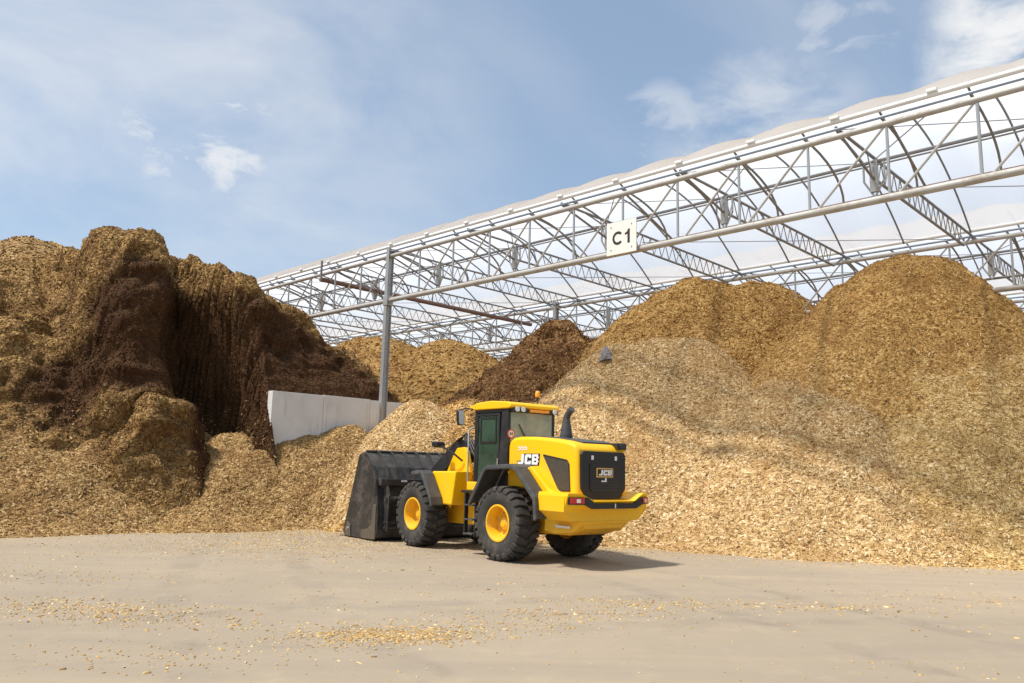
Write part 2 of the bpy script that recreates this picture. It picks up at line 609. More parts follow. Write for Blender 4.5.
def smax(a, b, k=0.4):
    h = np.clip(0.5 + 0.5 * (a - b) / k, 0, 1)
    return b * (1 - h) + a * h + k * h * (1 - h)


def smin(a, b, k=0.4):
    return -smax(-a, -b, k)


def cone(X, Y, cx, cy, H, s, r=1.0):
    d = np.hypot(X - cx, Y - cy)
    return H - s * (np.sqrt(d * d + r * r) - r)


def ridge(X, Y, p, q, s, r=1.0):
    (x0, y0, h0), (x1, y1, h1) = p, q
    dx, dy = x1 - x0, y1 - y0
    t = np.clip(((X - x0) * dx + (Y - y0) * dy) / (dx * dx + dy * dy), 0, 1)
    d = np.hypot(X - x0 - t * dx, Y - y0 - t * dy)
    return h0 + (h1 - h0) * t - s * (np.sqrt(d * d + r * r) - r)


_cu, _su = math.cos(HALL_RZ), math.sin(HALL_RZ)


def to_uv(X, Y):
    dx, dy = X - HALL.x, Y - HALL.y
    return dx * _cu + dy * _su, -dx * _su + dy * _cu


def from_uv(u, v):
    return HALL.x + u * _cu - v * _su, HALL.y + u * _su + v * _cu


def rough(X, Y, amp, scale, seed, octv=5):
    return amp * fbm(X * scale, Y * scale, None, octv, seed, 0.55)


def foot(h):
    """lets a heap run out flat at its foot"""
    return np.where(h > 0.35, h, np.where(h > -0.35, (h + 0.35) ** 2 / 1.4, (h + 0.35)))


def H_left(X, Y):
    u, v = to_uv(X, Y)
    wob = vnoise(u * 0.30, v * 0.30, np.zeros_like(u) + 0.4, 21)
    d = -u + 0.30 * wob
    vv = v + 0.25 * vnoise(u * 0.5 + 9, v * 0.5, np.zeros_like(u) + 0.7, 22)
    top = np.interp(v, [-24, -16, -12.6, -11, -9.8, -8.8, -8.0, -7.3, -6.6, -5.6, -4.6, -3.4, -2.4, -0.5, 1.8, 4, 9, 14],
                    [8.6, 8.7, 8.9, 9.2, 9.45, 9.6, 9.6, 9.55, 9.45, 9.25, 8.85, 8.35, 8.05, 6.95, 5.1, 4.2, 2.6, 0.5])
    top = top - 0.055 * np.clip(4.6 - d, 0, 6) ** 2 + 0.16 * fbm(u * 0.5, v * 0.5, None, 3, 23)
    top = np.minimum(top, top - 0.5 * (d - 14))
    v2 = vv - 0.40 * np.clip(d - 2.2, 0, 4.0) * np.clip((-7.9 - vv) / 2.6, 0, 1) + 0.1
    dc = np.interp(v2, [-24, -11.2, -10.0, -9.2, -8.5, -7.6, -6.8, -6.0, -5.3, -4.85, -4.35, 12],
                   [1.7, 1.7, 1.9, 1.9, 1.4, 1.1, 2.9, 3.2, 2.3, 0.75, 0.42, 0.38])
    sl = np.interp(v2, [-24, -10.8, -9.7, -9.0, -4.8, -4.2, 2, 12], [1.05, 1.08, 1.3, 3.6, 3.8, 2.1, 1.2, 0.9])
    zb = np.interp(v2, [-24, -9.5, -5.6, -4.85, -4.45, 2.5, 7, 12], [2.2, 2.0, 2.2, 2.6, 4.15, 4.0, 1.5, -1.0])
    face = zb + sl * (d - dc)
    face = np.where((v > -4.45) & (-u < 0.16), -2.0, face)
    h = smin(face, top, 1.5)
    lump = 3.7 - 2.2 * np.maximum(0, np.abs(vv + 7.7) - 0.6) - 2.6 * np.maximum(0, 0.6 - d) + 0.25 * wob
    lump = np.where(d > 4.2, -3, lump)
    h = smax(h, lump, 0.6)
    return h


def cut_shade_mask(X, Y, Z):
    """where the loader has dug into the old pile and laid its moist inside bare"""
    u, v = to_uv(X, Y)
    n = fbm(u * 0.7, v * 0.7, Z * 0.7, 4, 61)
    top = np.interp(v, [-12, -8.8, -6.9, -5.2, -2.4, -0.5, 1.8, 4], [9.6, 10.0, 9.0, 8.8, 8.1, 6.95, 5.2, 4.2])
    a = np.clip((v + 11.3 - 0.53 * np.clip(Z - 4.2, 0, 6) + 0.6 * n) / 0.9, 0, 1)  # slanting edge follows the border of sunlit slope and shaded cliff
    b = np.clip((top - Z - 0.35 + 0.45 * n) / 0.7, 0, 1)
    b = b * (1 - 0.75 * np.clip((4.3 - Z) / 0.3, 0, 1) * np.clip((u + 2.4) / 0.5, 0, 1) * np.clip((-6.9 - v) / 0.3, 0, 1))  # most of the painted dark is left off the sunlit lump
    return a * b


def H_talus(X, Y):
    u, v = to_uv(X, Y)
    a = ridge(u, v, (-2.7, -16.0, 2.65), (-2.75, -9.2, 2.55), 0.80, 0.7)
    b = smax(ridge(u, v, (-2.0, -9.4, 2.5), (-1.0, -7.4, 1.5), 0.74, 0.5), ridge(u, v, (-3.6, -7.0, 3.0), (-3.2, -5.4, 3.1), 0.80, 0.5), 0.3)
    c = ridge(u, v, (-1.2, -5.4, 2.85), (0.1, -1.4, 3.3), 1.12, 0.6)
    e = cone(u, v, -1.0, -6.3, 1.7, 0.66, 0.6)
    h = smax(smax(a, b, 0.4), smax(c, e, 0.3), 0.35)
    h = np.where((v > -4.5) & (u < -0.14), -1.0, h)
    return foot(h + rough(X, Y, 0.16, 0.7, 31))


def H_backleft(X, Y):
    return ridge(X, Y, (-24, 38, 12.0), (-22.0, 36, 11.9), 0.95, 2.5) + rough(X, Y, 0.25, 0.4, 35)


def H_front(X, Y):
    a = ridge(X, Y, (3.9, 28.9, 6.60), (6.6, 28.6, 6.75), 1.10, 1.2)
    b = ridge(X, Y, (8.7, 25.6, 5.0), (10.4, 25.4, 5.2), 1.0, 1.0)
    return foot(smax(a, b, 0.5) + rough(X, Y, 0.13, 0.6, 41))


def H_apron(X, Y):
    a = ridge(X, Y, (12.6, 24.7, 5.5), (18.5, 25.2, 6.9), 1.12, 0.9)
    return foot(a + rough(X, Y, 0.14, 0.6, 43))


def H_right(X, Y):
    Ys = np.where(Y < 27.4, 27.4 - (27.4 - Y) * 1.42, Y)
    a = ridge(X, Ys, (13.6, 27.4, 9.85), (14.4, 27.2, 9.75), 1.12, 1.5)
    dent = 0.55 * np.exp(-(((X - 12.7) / 1.3) ** 2 + ((Y - 24.3) / 0.9) ** 2)) + 0.5 * np.exp(-(((X - 14.6) / 1.2) ** 2 + ((Y - 24.1) / 0.7) ** 2))
    return foot(a - dent + rough(X, Y, 0.18, 0.5, 45))


def H_mid(X, Y):
    Ys = np.where(Y < 31.3, 31.3 - (31.3 - Y) * 2.1, Y)
    a = ridge(X, Ys, (7.35, 31.3, 9.85), (7.8, 31.4, 9.8), 0.98, 1.4)
    b = cone(X, Ys, 10.0, 31.0, 9.65, 1.0, 1.4)
    return foot(smax(a, b, 0.35) + rough(X, Y, 0.2, 0.5, 47))


def H_dark(X, Y):
    a = smax(ridge(X, Y, (1.9, 33.2, 7.95), (3.4, 34.4, 7.9), 0.98, 0.9), ridge(X, Y, (-0.9, 31.8, 5.5), (1.9, 33.0, 7.8), 1.0, 0.7), 0.3)
    return foot(a + rough(X, Y, 0.42, 0.5, 49))


def H_heap(X, Y):
    a = cone(X, Y, -3.2, 29.2, 4.35, 1.08, 0.9)
    u, v = to_uv(X, Y)
    h = foot(a + rough(X, Y, 0.15, 0.7, 51))
    return np.where(u < -0.14, -1.0, h)


def H_heap2(X, Y):
    a = ridge(X, Y, (-1.9, 29.8, 4.35), (0.6, 30.2, 4.2), 0.85, 0.8)
    return foot(a + rough(X, Y, 0.25, 0.6, 53))


def H_far1(X, Y):
    return foot(cone(X, Y, -7.6, 45, 9.3, 0.72, 1.8) + rough(X, Y, 0.2, 0.4, 55))


def H_far2(X, Y):
    return foot(cone(X, Y, -3.2, 41.5, 8.65, 0.85, 1.5) + rough(X, Y, 0.2, 0.4, 57))


PILES = [
    # name, label, function, extent, grid, materials, chips per m2, chip length
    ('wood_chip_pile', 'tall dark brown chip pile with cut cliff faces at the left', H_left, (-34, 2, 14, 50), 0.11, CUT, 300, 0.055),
    ('wood_chip_pile', 'low golden brown slope of fallen chips below the dark left cliff', H_talus, (-26, -2, 16, 34), 0.14, TALUS, 480, 0.046),
    ('wood_chip_pile', 'distant rounded pile top showing behind the left cliff, by the left edge', H_backleft, (-34, -12, 24, 48), 0.35, TALUS, 60, 0.12),
    ('wood_chip_pile', 'pale bright chip mound directly behind the loader hood', H_front, (-4, 17, 18, 37), 0.14, BRIGHT, 540, 0.045),
    ('wood_chip_pile', 'straw coloured chip slope reaching the ground at the right edge', H_apron, (5, 26, 16, 31), 0.14, STRAW, 560, 0.044),
    ('wood_chip_pile', 'tallest golden orange chip pile under the roof at the right', H_right, (2, 26, 16, 38), 0.16, ORANGE, 420, 0.050),
    ('wood_chip_pile', 'twin topped orange chip pile behind the pale mound', H_mid, (-3, 22, 20, 44), 0.18, ORANGE, 220, 0.072),
    ('wood_chip_pile', 'steep dark brown chip pile behind the loader cab', H_dark, (-8, 12, 24, 44), 0.16, BROWN, 200, 0.078),
    ('wood_chip_pile', 'pale chip heap against the concrete wall behind the bucket', H_heap, (-9, 2, 22, 34), 0.13, BRIGHT, 540, 0.045),
    ('wood_chip_pile', 'low brownish chip heap between the pale heap and loader mirror', H_heap2, (-7, 6, 24, 36), 0.15, ORANGE, 260, 0.07),
    ('wood_chip_pile', 'far orange chip pile just right of the steel column', H_far1, (-22, 6, 31, 58), 0.3, ORANGE, 55, 0.13),
    ('wood_chip_pile', 'far orange chip pile between the column pile and dark brown pile', H_far2, (-18, 11, 28, 54), 0.3, ORANGE, 55, 0.13),
]


def np_mesh(name, V, F, mat, parent=None, smooth=False, attr=None):
    """V (n,3), F (m,4) quads"""
    me = bpy.data.meshes.new(name)
    me.vertices.add(len(V))
    me.vertices.foreach_set('co', np.ascontiguousarray(V, np.float32).ravel())
    me.loops.add(F.size)
    me.loops.foreach_set('vertex_index', np.ascontiguousarray(F, np.int32).ravel())
    me.polygons.add(len(F))
    me.polygons.foreach_set('loop_start', np.arange(0, F.size, F.shape[1], dtype=np.int32))
    if smooth:
        me.polygons.foreach_set('use_smooth', np.ones(len(F), bool))
    me.update(calc_edges=True)
    for key, val in (attr or {}).items():
        a = me.attributes.new(key, 'FLOAT', 'POINT')
        a.data.foreach_set('value', np.ascontiguousarray(val, np.float32))
    me.materials.append(mat)
    return link(bpy.data.objects.new(name, me), parent)


def chip_mesh(name, P, N, length, mat, parent=None, tilt=0.55, ends=True, flat=1.0, cut=None):
    """chips of wood lying at points P on a surface with normals N"""
    n = len(P)
    g = RNG.standard_normal((n, 3))
    nn = N + tilt * g * RNG.random((n, 1))
    nn /= np.linalg.norm(nn, axis=1, keepdims=True)
    t = RNG.standard_normal((n, 3))
    t -= nn * (t * nn).sum(1, keepdims=True)
    t /= np.linalg.norm(t, axis=1, keepdims=True)
    b = np.cross(nn, t)
    k = np.exp(0.50 * RNG.standard_normal(n)).clip(0.35, 3.4)
    a = (0.5 * length * k)[:, None]
    wd = a * (0.22 + 0.45 * RNG.random((n, 1))) / np.maximum(1.0, k[:, None] * 0.8)
    th = a * (0.12 + 0.22 * RNG.random((n, 1))) * flat
    c = P + nn * th * 0.35
    skew = 0.35 * (RNG.random((n, 1)) - 0.5)
    tp = 0.55 + 0.4 * RNG.random((n, 1))
    vs = []
    for lv, sc in ((-1, 1.0), (1, 0.86)):
        for sx, sy in ((-1, -1), (1, -1), (1, 1), (-1, 1)):
            wy = wd * (tp if sx > 0 else 1.0)
            vs.append(c + t * (a * sx * sc) + b * (wy * sy * sc + a * skew * sx) + nn * th * lv)
    V = np.stack(vs, 1).reshape(-1, 3)
    q = [(4, 5, 6, 7), (0, 1, 5, 4), (2, 3, 7, 6)] + ([(1, 2, 6, 5), (3, 0, 4, 7)] if ends else [])
    F = (np.array(q)[None] + (np.arange(n) * 8)[:, None, None]).reshape(-1, 4)
    rnd = np.repeat(RNG.random(n), 8)
    at = {'rnd': rnd}
    if cut is not None:
        at['cut'] = np.repeat(cut, 8)
    return np_mesh(name, V, F, mat, parent, False, at)


CAMP = np.array([0.0, 0.0, HC])


def build_pile(idx):
    name, label, fn, (x0, x1, y0, y1), step, (m_heap, m_chip), dens, clen = PILES[idx]
    nx, ny = int((x1 - x0) / step) + 1, int((y1 - y0) / step) + 1
    xs, ys = np.linspace(x0, x1, nx), np.linspace(y0, y1, ny)
    if fn is H_left:
        # finer across the cliff so that its broken face is real relief
        us = np.concatenate([np.arange(-18, -6.5, 0.22), np.arange(-6.5, 1.8, 0.042)])
        vs_ = np.arange(-17.5, 12.0, 0.12)
        nx, ny = len(us), len(vs_)
        UU, VV = np.meshgrid(us, vs_, indexing='ij')
        X, Y = from_uv(UU, VV)
    else:
        X, Y = np.meshgrid(xs, ys, indexing='ij')
    Z = fn(X, Y)
    Z = Z + 0.045 * fbm(X * 3.1, Y * 3.1, Z * 2.0, 3, 70 + idx)
    if fn is H_left:
        amp = np.clip(Z / 2.0, 0, 1)
        u, v = to_uv(X, Y)
        amp = np.where((v > -4.7) & (-u < 1.2), amp * np.clip((-u - 0.40) / 0.9, 0, 1), amp)
        r3 = fbm(X * 0.5, Y * 0.5, Z * 0.5, 2, 81) * 0.34
        rg = (0.4 - np.abs(fbm(X * 0.95, Y * 0.95, Z * 1.15, 3, 85, 0.5))) * 0.34      # crumbled ledges
        cl = fbm(X * 3.4, Y * 3.4, Z * 3.4, 2, 88) * 0.055
        P3 = np.stack([X, Y, Z], -1)
        nr = np.cross(np.gradient(P3, axis=0), np.gradient(P3, axis=1))
        nr /= np.linalg.norm(nr, axis=-1, keepdims=True) + 1e-9
        P3 = P3 + nr * (amp * (r3 + rg + cl))[..., None]
        X2, Y2, Z = P3[..., 0], P3[..., 1], P3[..., 2]
    else:
        amp = np.clip(Z, 0, 1) * (0.22 if fn is H_dark else 0.07)
        X2 = X + amp * fbm(X * 1.4, Y * 1.4, Z * 1.4, 3, 81)
        Y2 = Y + amp * fbm(X * 1.4, Y * 1.4, Z * 1.4, 3, 91)
    V = np.stack([X2, Y2, Z], -1)
    I = np.arange(nx * ny).reshape(nx, ny)
    F = np.stack([I[:-1, :-1], I[1:, :-1], I[1:, 1:], I[:-1, 1:]], -1).reshape(-1, 4)
    # keep what stands above the ground and is not deep inside another heap
    Vf = V.reshape(-1, 3)
    others = np.full(nx * ny, -9.0)
    for j, p in enumerate(PILES):
        if j != idx:
            others = np.maximum(others, p[2](Vf[:, 0], Vf[:, 1]))
    zmax = Vf[F][:, :, 2].max(1)
    bury = (others[F] - Vf[F][:, :, 2]).min(1)
    keep = (zmax > 0.004) & (bury < 0.7)
    F = F[keep]
    used = np.unique(F)
    remap = np.zeros(nx * ny, int)
    remap[used] = np.arange(len(used))
    Vk, Fk, ok = Vf[used].copy(), remap[F], others[used]
    Vk[:, 2] = np.maximum(Vk[:, 2], -0.05)
    heap = np_mesh(name, Vk, Fk, m_heap, None, True, {'cut': cut_shade_mask(Vk[:, 0], Vk[:, 1], Vk[:, 2])} if fn is H_left else None)
    tag(heap, label, 'chip pile', 'wood chip piles in the yard')
    # loose chips on the skin of the heap
    T = np.concatenate([Fk[:, [0, 1, 2]], Fk[:, [0, 2, 3]]])
    A, B, C = Vk[T[:, 0]], Vk[T[:, 1]], Vk[T[:, 2]]
    cr = np.cross(B - A, C - A)
    ar = 0.5 * np.linalg.norm(cr, axis=1)
    N = cr / (2 * ar[:, None] + 1e-9)
    cen = (A + B + C) / 3
    vis = ((CAMP - cen) * N).sum(1) / np.linalg.norm(CAMP - cen, axis=1) > -0.12
    free = (ok[T] - Vk[T][:, :, 2]).min(1) < 0.06
    up = cen[:, 2] > 0.0
    infr = np.abs(cen[:, 0]) < cen[:, 1] * 0.75
    wgt = ar * (vis & free & up & infr)
    n = int(wgt.sum() * dens)
    if n < 10:
        return
    ti = RNG.choice(len(T), n, p=wgt / wgt.sum())
    r1, r2 = np.sqrt(RNG.random((n, 1))), RNG.random((n, 1))
    P = A[ti] * (1 - r1) + B[ti] * r1 * (1 - r2) + C[ti] * r1 * r2
    # near its border a heap carries some chips of its neighbour
    best, who = np.full(n, -9.0), np.full(n, -1)
    for j, p in enumerate(PILES):
        if j != idx:
            h = p[2](P[:, 0], P[:, 1])
            who = np.where(h > best, j, who)
            best = np.maximum(best, h)
    swap = RNG.random(n) < 0.55 * np.exp(-np.clip(P[:, 2] - best, 0, 9) / 0.45)
    groups = [(~swap, m_chip)]
    for j in np.unique(who[swap]):
        groups.append((swap & (who == j), PILES[j][5][1]))
    for mk, mm in groups:
        if mk.sum() < 30:
            continue
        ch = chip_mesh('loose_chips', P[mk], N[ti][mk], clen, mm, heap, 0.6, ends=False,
                       cut=cut_shade_mask(P[mk][:, 0], P[mk][:, 1], P[mk][:, 2]) if fn is H_left else None)
        ch['kind'] = 'stuff'
    print('pile', idx, len(Fk), 'chips', n)


for i in range(len(PILES)):
    build_pile(i)

# chips lying about on the yard
GP = []


def patch(cx, cy, rx, ry, n, ang=0.0):
    n = int(n * 2.2)
    p = RNG.standard_normal((n, 2)) * [rx, ry]
    c, s = math.cos(ang), math.sin(ang)
    GP.append(np.stack([cx + p[:, 0] * c - p[:, 1] * s, cy + p[:, 0] * s + p[:, 1] * c], 1))


for a in ((-1.35, 9.85, 0.5, 0.22, 520), (-1.9, 9.6, 0.6, 0.35, 160), (-0.9, 10.2, 0.6, 0.3, 160), (2.0, 12.6, 0.9, 0.35, 260),
          (0.8, 11.6, 0.9, 0.3, 200), (4.9, 12.8, 1.1, 0.3, 220), (-6.1, 11.3, 1.0, 0.4, 240), (-5.3, 10.9, 0.8, 0.3, 240),
          (-4.4, 10.4, 0.8, 0.25, 160), (-4.9, 19.6, 2.0, 1.4, 900), (-6.7, 19.9, 1.6, 1.2, 500), (-3.4, 8.5, 0.8, 0.4, 90),
          (-0.3, 10.7, 0.9, 0.3, 130), (7.7, 13.9, 1.4, 0.5, 140), (-8.2, 14.0, 1.6, 0.6, 200), (-4.0, 23.3, 2.2, 1.6, 1400),
          (-7.2, 24.3, 1.8, 1.6, 1300), (3.2, 21.2, 1.8, 0.9, 900), (-2.2, 21.2, 2.5, 1.2, 700)):
    patch(*a)
# runs of chips spilled along the feet of the heaps
bx = RNG.uniform(-14, 16, 420000)
by = RNG.uniform(7, 30, 420000)
hh = np.full(len(bx), -9.0)
for p in PILES[:10]:
    hh = np.maximum(hh, p[2](bx, by))
near = np.zeros(len(bx))
for k, dy in ((1.0, 0.35), (0.55, 0.8), (0.25, 1.6)):
    h2 = np.full(len(bx), -9.0)
    for p in PILES[:10]:
        h2 = np.maximum(h2, p[2](bx, by + dy))
    near = np.maximum(near, k * (h2 > 0.05))
nz = np.clip(fbm(bx * 0.45, by * 0.9, None, 5, 99) * 0.9 + 0.15, 0, 1)
pr = np.where(hh < 0.02, 0.006 + 0.040 * nz ** 2 + 0.75 * near * (0.3 + 0.7 * nz), 0)
sel = RNG.random(len(bx)) < pr
GP.append(np.stack([bx[sel], by[sel]], 1))
GP = np.concatenate(GP)
PG = np.concatenate([GP, np.full((len(GP), 1), 0.004)], 1)
gch = chip_mesh('scattered_wood_chips', PG, np.tile([0, 0, 1.0], (len(PG), 1)), 0.024, STRAW[1], None, 0.22, True, 0.8)
tag(gch, 'loose pale wood chips scattered over the yard ground', None, None, 'stuff')
print('ground chips', len(PG))

# ------------------------------------------------------------------ concrete push wall
wall = thing('concrete_wall', 'light grey precast concrete wall beside the dark left pile', 'wall', HALL, HALL_RZ)
WH = 4.38
v0 = -4.58
panel_me = None
for k in range(8):
    a, b = v0 + k * 2.0 + 0.004, v0 + (k + 1) * 2.0 - 0.004
    dz = (0.0, 0.015, -0.01, 0.012, 0.0, -0.012, 0.01, 0.0)[k]
    MB().box(-0.30 + 0.006 * (k % 2), 0.004 * (k % 3), a, b, -0.1, WH + dz).obj('panel', 'concrete', wall, False, 0.008)

# ------------------------------------------------------------------ storage hall
hall = thing('storage_hall', 'open steel lattice hall with white film roof over the chip piles', 'hall', HALL, HALL_RZ)
SPAN, BAY, WEB = 11.4, 4.3, 1.845
ZT, ZB, ZG = 10.0, 8.24, 10.36
U0, U1 = -40.0, 33.0
NSPAN = 5


def tube_obj(name, p, q, r, mat, parent, n=8, smooth=True):
    o = MB().tube(p, q, r, n).obj(name, mat, parent)
    if smooth:
        smooth_by_angle(o, 40)
    return o


def place(o, parent, loc):
    """a copy of a small thing that shares its mesh"""
    c = o.copy()
    COL.objects.link(c)
    c.parent = parent
    c.location = loc
    return c


post_p = diag_p = brace_p = rib_p = stub_p = foot_p = None
DIAG = lambda u: ((u, 0, ZT), (u - WEB + 0.12, 0, ZB))
rib_pts = []
for i in range(9):
    t = i / 8 * math.pi / 2
    rib_pts.append((0.0 - 0.03 * i / 8, 0.15 + 2.45 * math.sin(t), 9.25 + 0.98 * math.cos(t)))
for row in range(NSPAN):
    vr = SPAN * row
    lod = 8 if row == 0 else 6
    gd = MB().tube((U0, vr, ZT), (U1, vr, ZT), 0.075, 12).obj('lattice_girder', 'chord', hall)
    smooth_by_angle(gd, 40)
    tube_obj('bottom_chord', (U0, vr, ZB), (U1, vr, ZB), 0.090, 'chord', gd, 12)
    tube_obj('rail', (U0, vr, 10.19), (U1, vr, 10.19), 0.038, 'tube_blue', gd, 8)
    tube_obj('rail', (U0, vr + 2.6, 9.22), (U1, vr + 2.6, 9.22), 0.045, 'rust_pipe' if row == 0 else 'steel_dark', gd, 6)
    tube_obj('drive_shaft', (U0, vr + 2.42, 10.12), (U1, vr + 2.42, 10.12), 0.045, 'steel_dark', gd, 6)
    tube_obj('drive_shaft', (U0, vr + 2.42, 10.02), (U1, vr + 2.42, 10.02), 0.022, 'steel_dark', gd, 6)
    g = MB()
    g.tube((U0, vr, 10.39), (U1, vr, 10.39), 0.062, 12)
    smooth_by_angle(g.obj('gutter', 'gutter', gd), 40)
    # web
    i0, i1 = (-16, 15) if row == 0 else (-18, 16)
    if row < 3:
        for i in range(i0, i1 + 1):
            u = i * WEB - 0.02
            if post_p is None:
                post_p = tube_obj('girder_post', (0, 0, ZB), (0, 0, ZT), 0.036, 'steel', gd)
                diag_p = tube_obj('diagonal_brace', (0, 0, ZT), (-WEB + 0.14, 0, ZB), 0.030, 'chord', gd)
                brace_p = tube_obj('knee_brace', (0.08, 0.0, ZT), (0.0, 2.6, 9.24), 0.034, 'steel_dark', gd, 6)
                b = MB().path(rib_pts, 0.032, 6)
                rib_p = smooth_by_angle(b.obj('curved_rib', 'steel_dark', gd), 50)
                for o in (post_p, diag_p, brace_p, rib_p):
                    o.location = (u, vr, 0)
                continue
            place(post_p, gd, (u, vr, 0))
            place(diag_p, gd, (u, vr, 0))
            place(rib_p, gd, (u - 0.15, vr, 0))
            if i % 2 == 0:
                place(brace_p, gd, (u, vr, 0))
    else:
        web = MB()
        for i in range(i0, i1 + 1):
            u = i * WEB
            web.tube((u, vr, ZB), (u, vr, ZT), 0.04, 5).tube((u, vr, ZT), (u - WEB + .14, vr, ZB), 0.035, 5)
        web.obj('web_bracing', 'steel_dark', gd)

# cross trusses, their brackets and brace rods
tr_p = None
for row in range(NSPAN - 1):
    vr = SPAN * row
    for k in range(-8, 8):
        u = k * BAY + 0.08
        if tr_p is None:
            mb = MB()
            mb.tube((0, 0.0, 10.24), (0, SPAN, 10.24), 0.042, 6)
            mb.tube((0, 0.0, 10.20), (0, 2.3, 9.66), 0.036, 6).tube((0, 2.3, 9.66), (0, SPAN - 1.0, 9.66), 0.042, 6)
            mb.tube((0, SPAN - 1.0, 9.66), (0, SPAN, 10.2), 0.036, 6)
            tr_p = smooth_by_angle(mb.obj('cross_truss', 'steel_dark', hall), 40)
            lc = MB()
            n = 17
            for i in range(n):
                a = 2.0 + (SPAN - 3.2) * i / n
                b = 2.0 + (SPAN - 3.2) * (i + 1) / n
                lc.tube((0, a, 10.22), (0, (a + b) / 2, 9.68), 0.016, 5).tube((0, (a + b) / 2, 9.68), (0, b, 10.22), 0.016, 5)
            lac_p = lc.obj('lacing', 'steel_dark', tr_p)
            bk = MB()
            hexa = [(-0.26, 10.10), (-0.26, 9.62), (0.0, 9.16), (0.26, 9.62), (0.26, 10.10)]
            for a, b in zip(hexa[:-1], hexa[1:]):
                bk.tube((a[0], 2.42, a[1]), (b[0], 2.42, b[1]), 0.030, 6)
            bk.box(-0.10, 0.10, 2.37, 2.47, 9.30, 10.15)
            brk_p = bk.obj('shaft_bracket', 'steel', tr_p)
            tr_p.location = (u, vr, 0)
            continue
        c = place(tr_p, hall, (u, vr, 0))
        if row < 3:
            place(lac_p, c, (0, 0, 0))
            place(brk_p, c, (0, 0, 0))
rods = None
for row in range(2):
    for k in range(-7, 7):
        if rods is None:
            rods = tube_obj('brace_rod', (0, 0, 10.2), (BAY, 2.42, 10.1), 0.012, 'steel_dark', hall, 5)
            rods2 = tube_obj('brace_rod', (0, 2.42, 10.1), (BAY / 2, 0.0, 10.0), 0.014, 'steel_dark', hall, 5)
            rods.location = rods2.location = (k * BAY, SPAN * row, 0)
            continue
        place(rods, hall, (k * BAY, SPAN * row, 0))
        place(rods2, hall, (k * BAY, SPAN * row, 0))
for k in range(-3, 4):
    tube_obj('brace_rod', (k * 2 * BAY, 4.5, 10.0), (k * 2 * BAY + 2 * BAY, 10.9, 10.0), 0.014, 'steel_dark', hall, 5)

# hoops of the roof and the film drawn over them
RISE = 2.2


def arch(v):
    return 10.38 + 4 * RISE / SPAN ** 2 * v * (SPAN - v)


hp = None
HOOP = BAY / 2
for row in range(NSPAN - 1):
    vr = SPAN * row
    for k in range(-17, 16):
        u = k * HOOP + 0.08
        if hp is None:
            pts = [(0, v, arch(v) - 0.05) for v in np.linspace(5.6, SPAN, 14)]
            hp = smooth_by_angle(MB().path(pts, 0.033, 6).obj('roof_hoop', 'steel_dark', hall), 50)
            hp.location = (u, vr, 0)
            continue
        place(hp, hall, (u, vr, 0))
for row in range(NSPAN - 1):
    vr = SPAN * row
    du = 0.215 if row == 0 else 0.43
    us = np.arange(U0, U1 + 0.01, du)
    vs = np.linspace(0, SPAN, 30 if row == 0 else 18)
    UU, VV = np.meshgrid(us, vs, indexing='ij')
    ph = (UU - 0.08) / HOOP
    sag = np.sin(np.pi * ph) ** 2
    jit = vnoise(np.floor(ph) * 1.7, VV * 0.2, np.zeros_like(UU), 5)
    prof = np.sin(np.pi * np.clip(VV / SPAN, 0, 1)) ** 0.7
    ZZ = 10.38 + 4 * RISE / SPAN ** 2 * VV * (SPAN - VV) - prof * sag * (0.17 + 0.05 * jit) + 0.012
    V = np.stack([UU, VV + vr + 0.02, ZZ], -1).reshape(-1, 3)
    I = np.arange(len(us) * len(vs)).reshape(len(us), len(vs))
    F = np.stack([I[:-1, :-1], I[1:, :-1], I[1:, 1:], I[:-1, 1:]], -1).reshape(-1, 4)
    np_mesh('roof_film', V, F, M['film'], hall, True)

# white clips on the gutter where each hoop meets it
clip = None
for k in range(-15, 15):
    u = k * HOOP + 0.08
    if clip is None:
        clip = MB().box(-0.11, 0.11, -0.12, 0.05, 10.42, 10.50).obj('gutter_clip', 'white', hall, False, 0.02)
        clip.location = (u, 0, 0)
        stub = tube_obj('hoop_foot', (0, 0.0, 10.44), (0.03, 0.45, 10.22), 0.03, 'steel_dark', hall, 6)
        stub.location = (u - 0.1, 0, 0)
        continue
    place(clip, hall, (u, 0, 0))
    place(stub, hall, (k * WEB - 0.2, -0.02, 0))

# columns
for row in range(4):
    vr = SPAN * row
    for u in ((-25.8, 0.0, 25.8) if row == 0 else (-25.8, -1.35, 25.8)):
        c = MB()
        c.box(-0.085, 0.085, -0.130, -0.105, 0, 10.3).box(-0.085, 0.085, 0.105, 0.130, 0, 10.3).box(-0.018, 0.018, -0.105, 0.105, 0, 10.3)
        o = c.obj('column', 'steel', hall)
        o.location = (u, vr, 0)
        if row == 0 and u == 0:
            MB().box(-0.13, 0.13, -0.15, 0.15, ZB - 0.20, ZB + 0.18).obj('end_plate', 'steel', o, False, 0.01)
            MB().box(-0.30, 0.30, -0.30, 0.30, 0, 0.05).obj('base_plate', 'steel', o, False, 0.01)

# the brown duct that hangs across the first span
duct = tube_obj('duct', (-4.15, -0.45, 9.62), (-4.15, 12.6, 9.62), 0.10, 'rust_pipe', hall, 14)
tube_obj('hanger', (-4.15, -0.42, 9.60), (-4.15, -0.42, 10.42), 0.05, 'steel_dark', duct, 8)
tube_obj('hanger', (-4.15, 5.7, 9.60), (-4.15, 5.7, 10.22), 0.03, 'steel_dark', duct, 8)
tube_obj('hanger', (-4.15, 11.3, 9.60), (-4.15, 11.3, 10.22), 0.03, 'steel_dark', duct, 8)

